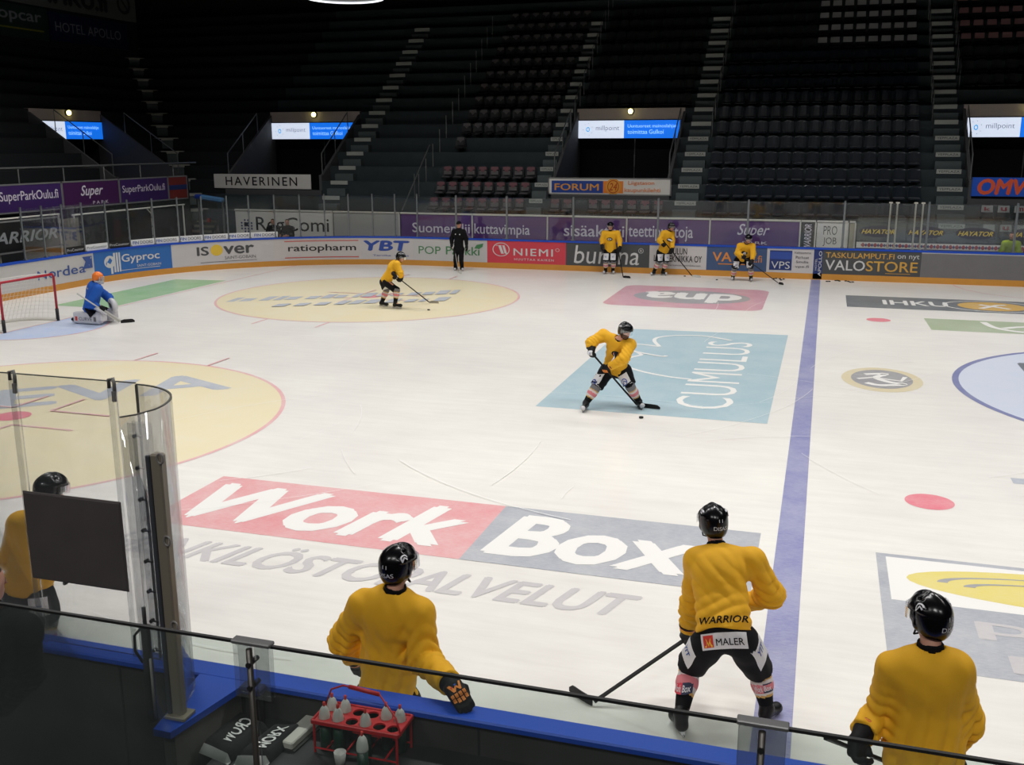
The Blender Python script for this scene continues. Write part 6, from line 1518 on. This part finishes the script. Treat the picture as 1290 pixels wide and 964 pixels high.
# -- three players at the far boards
def fary(key, label, face, front, seed, gR=None, gL=None, **o_):
    root, J = J_(key); J.update(o_.pop('joints', {}))
    p = person(J, root, label, 'player', face, front, h=.018, seed=seed, opts=dict(group=G_PL, gripR=gR, gripL=gL, hem=.06, drape=.4, toecap=K_skw, **o_)); J = p['J']
    front_decal(p, p['top'], [EL(0, 0, 1, 1, 0), EL(.15, .25, .7, .5, 1), EL(.4, .35, .2, .3, 0)], [K_blk, K_wht], J['neck']-p['ax']*.24, .2, .13, 'chest_badge', 'small dark and white chest badge')
    for sd in 'LR': front_decal(p, p['pant'], [GRID(0, 0, 1, 1, 0, 5), T('YIT', .3, .35, .4, .25, 1, .03)], [K_wht, K_navy], J['hip'+sd]*.5+J['kn'+sd]*.5, .19, .23, 'badge', 'white thigh badge with blue letters', dirv=nrm(V3(front)+V3((0, 0, .1))), upv=(0, 0, 1))
    return p
s1 = nrm(V3((-13.899, 14.3, .872))-V3((-13.574, 13.589, .03)))
fary('y1', 'person in yellow jersey standing at the dark grey panel with large white letters', (.05, -1, -.12), (0, -1, 0), 8, gL=s1, backL=(.6, -.8, 0))
hockey_stick((-13.95, 14.4, 1.0), (-13.574, 13.589, .03), (-13.29, 13.5, .03), None, 'dark hockey stick of the player at the dark grey panel with white letters')
s2 = nrm(V3((-12.282, 14.313, 1.16))-V3((-11.336, 14.471, .03)))
fary('y2', 'person in yellow jersey, stick held across the body, at the white panel with capitals', (.75, -.6, -.2), (.55, -.85, 0), 9, gR=s2, gL=s2, backR=(-.5, -.8, .2), backL=(.4, -.9, 0))
hockey_stick((-12.36, 14.3, 1.25), (-11.336, 14.471, .03), (-11.02, 14.36, .03), None, 'hockey stick with white blade of the player at the white panel with capitals', K_tape)
s3 = nrm(V3((-9.617, 13.584, .857))-V3((-8.403, 13.441, .03)))
fary('y3', 'person in yellow jersey bending forward over a stick at the slate blue panel', (.2, -.92, -.3), (.05, -1, -.1), 10, gR=s3, gL=s3, backR=(-.3, -.9, 0), backL=(.4, -.9, 0), joints={'haR': list(V3((-9.56, 13.577, .818))-V3((-9.6, 13.95, 0)))})
hockey_stick((-9.66, 13.59, .886), (-8.403, 13.441, .03), (-8.22, 13.2, .03), None, 'dark hockey stick of the player bending forward at the slate blue panel')

# -- goalkeeper on his knees
GTOP = (-24.71, .15, .875)
root, J = J_('goalie')
for sd in 'LR': J['kn'+sd][2] = .2; J['an'+sd][2] = .17; J['to'+sd][2] = .15
J['anR'] = [-.42, -.12, .17]; J['toR'] = [-.6, -.14, .14]; J['anL'] = [-.42, .28, .17]; J['toL'] = [-.6, .32, .14]; J['knR'] = [.12, -.14, .2]; J['knL'] = [.12, .3, .2]; J['haR'] = [.36, -.2, .42]; J['elR'] = [.1, -.3, .58]; J['haL'] = [.3, .3, .5]; J['elL'] = [.1, .42, .62]
J['hipR'] = [-.06, -.08, .4]; J['hipL'] = [-.06, .2, .4]
gs = nrm(V3(GTOP)-V3((-24.22, 1.05, .04)))
p = person(J, root, 'person in blue jersey and orange helmet kneeling in goalkeeper pads before the goal', 'goalie', (.95, .2, -.15), (.97, .15, 0), h=.018, seed=11,
           opts=dict(top=K_jblue, drape=.4, hem=.02, torso=((.24, .17), (.23, .19)), sleeve=(.11, .1, .09), gripR=gs, backR=(.3, -.9, .2), gcuff=K_wht, thigh=(.15, .14), backL=(.3, .8, .2)))
J = p['J']
for sd, k in (('R', -1), ('L', 1)):
    a, b = J['kn'+sd]+V3((.16, 0, -.02)), J['an'+sd]+V3((-.12, 0, -.02)); Mx = np.array([nrm(b-a), nrm(np.cross((0, 0, 1), b-a)), (0, 0, 1)])
    def pad(P, a=a, b=b, Mx=Mx):
        c = (a+b)/2; d = sd_box(P, c, Mx, (np.linalg.norm(b-a)/2, .1, .145), .05)
        q = (P-c)@Mx.T
        d = U(.03, d, sd_box(P, a+V3((.0, 0, .05)), Mx, (.1, .11, .14), .05))
        return d+.006*np.cos(q[:, 0]*30)*(np.abs(q[:, 2]) < .12)
    def pmi(C, a=a): q = np.linalg.norm(C-a, axis=1); return ((q > .86)).astype(int)
    skin('leg_pad', pad, np.minimum(a, b)-.3, np.maximum(a, b)+.3, .016, [K_skw, K_blk], p['o'], pmi)
    if sd == 'R': decal(p['o'], [T('CURVE', .2, .25, .55, .45, 0, .02), POLY([(.06, .2), (.14, .2), (.14, .75), (.06, .75)], 1), POLY([(.82, .2), (.94, .2), (.94, .8), (.82, .8)], 0)], pad, (a+b)/2+V3((-.36, -.25, -.11)), (.74, 0, 0), (0, 0, .2), [K_sg, K_red], 'pad_print', reach=.3)
w, d_, s, n, c = p['hf']['R']
skin('blocker', lambda P: sd_box(P, w+n*.06, np.array([s, d_, n]), (.15, .1, .03), .025), w-.3, w+.3, .015, K_skw, p['o'])
w, d_, s, n, c = p['hf']['L']
def catcher(P):
    c = w+d_*.08-n*.02; return np.maximum(np.abs(sd_ell(P, c, np.array([s, d_, n]), (.15, .19, .09)))-.018, -((P-c)@n)-.07)
skin('catching_glove', catcher, w-.35, w+.35, .016, K_skw, p['o'])
back_decal(p, p['top'], [T('LUUKAS', 0, 0, 1, 1, 0, .02)], K_wht, J['neck']-p['ax']*.12, .2, .045, 'lettering')
hockey_stick(GTOP, (-24.22, 1.05, .04), (-24.0, 1.31, .04), None, 'goalkeeper stick with pale shaft and black blade', K_stick, K_tape, goalie=True)

# -- spectator with dark jacket, back to the camera
root, J = J_('spectator'); root = (root[0]-.06, root[1], root[2])
for sd, k in (('L', -1), ('R', 1)): J['hip'+sd] = [.02+k*.1, -.05, .62]; J['pelvis'] = [.02, -.05, .68]; J['kn'+sd] = [.02+k*.11, .05, .3]; J['an'+sd] = [.02+k*.12, -.02, .06]; J['to'+sd] = [.02+k*.13, .18, .03]
person(J, root, 'person in a dark jacket beside the tall glass, cut by the picture edge', 'casual', (.1, 1, -.15), (.1, 1, 0), h=.013, seed=12, opts=dict(top=K_jack, topname='jacket', pants=K_jack, hair=1, drape=.5, hem=.12, torso=((.19, .13), (.2, .14)), sleeve=(.09, .08, .065)))
mb = MB(); mb.box((-12.2, -16.2, .17), (1.6, 1.1, .34)); tag(mb.build('floor_step', m_black), kind='structure')

# -- people sitting behind the far boards
def seated(root, label, top_m, face, h=.02, seed=20, armf=.25, group=None, pm=None, hair=1):
    f = nrm(V3((face[0], face[1], 0))); s = nrm(np.cross(f, (0, 0, 1)))
    v = lambda a, b, c: list(f*a+s*b+V3((0, 0, c)))
    J = dict(head=v(.05, 0, 1.24), neck=v(.0, 0, 1.05), pelvis=v(-.05, 0, .5), shL=v(0, -.2, .98), shR=v(0, .2, .98), elL=v(.1, -.27, .72), elR=v(.1, .27, .72), haL=v(.1+armf, -.16, .7), haR=v(.1+armf, .16, .7),
             hipL=v(0, -.1, .5), hipR=v(0, .1, .5), knL=v(.4, -.12, .52), knR=v(.4, .12, .52), anL=v(.42, -.12, .12), anR=v(.42, .12, .12), toL=v(.56, -.12, .07), toR=v(.56, .12, .07))
    return person(J, root, label, 'casual', face, f, h=h, seed=seed, opts=dict(top=top_m, topname='jacket', pants=pm or K_blk, hair=hair, hem=.03, torso=((.18, .13), (.18, .14)), sleeve=(.085, .075, .06), group=group))
def stool(x, y, label):
    r = empty('bench', (x, y, .2)); tag(r, label, 'bench'); MB().box((0, 0, .3), (1.1, .34, .05), bev=.01).build('seat', m_bord, r)
    for sx in (-.45, .45): MB().box((sx, 0, .14), (.06, .3, .28)).build('leg', m_rail, r)
seated((-28.34, 15.95, .2), 'dark figure sitting before the first letters of the pale board behind the corner glass', K_jack, (.1, -1, -.2), seed=21)
seated((-27.68, 15.95, .2), 'dark figure sitting before the middle letters of the pale board, next to another figure', K_jack, (-.15, -1, -.1), seed=22)
mb = MB(); mb.box((-28, 15.95, .1), (2.2, 1.2, .2)); tag(mb.build('floor_photo_bench', m_terd), kind='structure')
stool(-28.0, 16.02, 'low bench behind the corner glass under the two dark figures')
seated((-1.22, 16.0, .3), 'person in a lime yellow vest sitting at the penalty bench', K_vest, (-.35, -1, -.1), seed=23)
seated((-.52, 16.05, .3), 'person in a red top sitting beside the lime yellow vest', K_pink, (.1, -1, 0), seed=24)
mb = MB(); mb.box((-.5, 15.9, .15), (3.4, 1.1, .3)); tag(mb.build('floor_penalty_bench', m_terd), kind='structure')
r = empty('bench', (-.6, 16.1, .3)); tag(r, 'bench under the people at the penalty gate', 'bench'); MB().box((0, 0, .3), (2.4, .34, .05), bev=.01).build('seat', m_bord, r)
for sx in (-1.1, 1.1): MB().box((sx, 0, .14), (.06, .3, .28)).build('leg', m_rail, r)
# ================================================================ LIGHT AND CAMERA
def lamp(x, y, z, sx, sy, power, tilt=0, spread=132, col=(1, .985, .965)):
    L = bpy.data.lights.new('rink_light', 'AREA'); L.shape = 'RECTANGLE'; L.size = sx; L.size_y = sy; L.energy = power; L.color = col; L.spread = math.radians(spread)
    o = bpy.data.objects.new('rink_light', L); COL.objects.link(o); o.location = (x, y, z); o.rotation_euler = (tilt, 0, 0)
for x in (-27, -19, -11, -3, 5):
    lamp(x, 6.5, 14.5, 5, .8, 500); lamp(x, -8, 14.5, 5, .8, 520)
for x in (-14, -7, 0): lamp(x, -24, 11, 3, .8, 115, .55, 92)      # house lights over the near stand
W_ = bpy.data.worlds.new('hall'); SC.world = W_; W_.use_nodes = True
W_.node_tree.nodes['Background'].inputs[0].default_value = (.6, .7, 1, 1); W_.node_tree.nodes['Background'].inputs[1].default_value = .004

cam = bpy.data.cameras.new('camera'); co = bpy.data.objects.new('camera', cam); COL.objects.link(co); SC.camera = co
cam.sensor_fit = 'HORIZONTAL'; cam.sensor_width = 36; cam.lens = 36*1267.55/1290; cam.clip_end = 300; cam.clip_start = .05
yaw, pit, rol = -.297683, .233176, -.001356
Fv = Vector((math.sin(yaw)*math.cos(pit), math.cos(yaw)*math.cos(pit), -math.sin(pit))); Rv = Vector((math.cos(yaw), -math.sin(yaw), 0)); Uv = Rv.cross(Fv)
R2 = Rv*math.cos(rol)+Uv*math.sin(rol); U2 = -Rv*math.sin(rol)+Uv*math.cos(rol)
co.matrix_world = Matrix(((R2.x, U2.x, -Fv.x, -7.1387), (R2.y, U2.y, -Fv.y, -20.3789), (R2.z, U2.z, -Fv.z, 4.4798), (0, 0, 0, 1)))
vs = SC.view_settings; SC.display_settings.display_device = 'sRGB'; vs.view_transform = 'Standard'; vs.look = 'None'; vs.exposure = 0; vs.gamma = 1; vs.use_curve_mapping = False
SC.cycles.transparent_max_bounces = 24; SC.cycles.max_bounces = 8; SC.cycles.caustics_reflective = False; SC.cycles.caustics_refractive = False
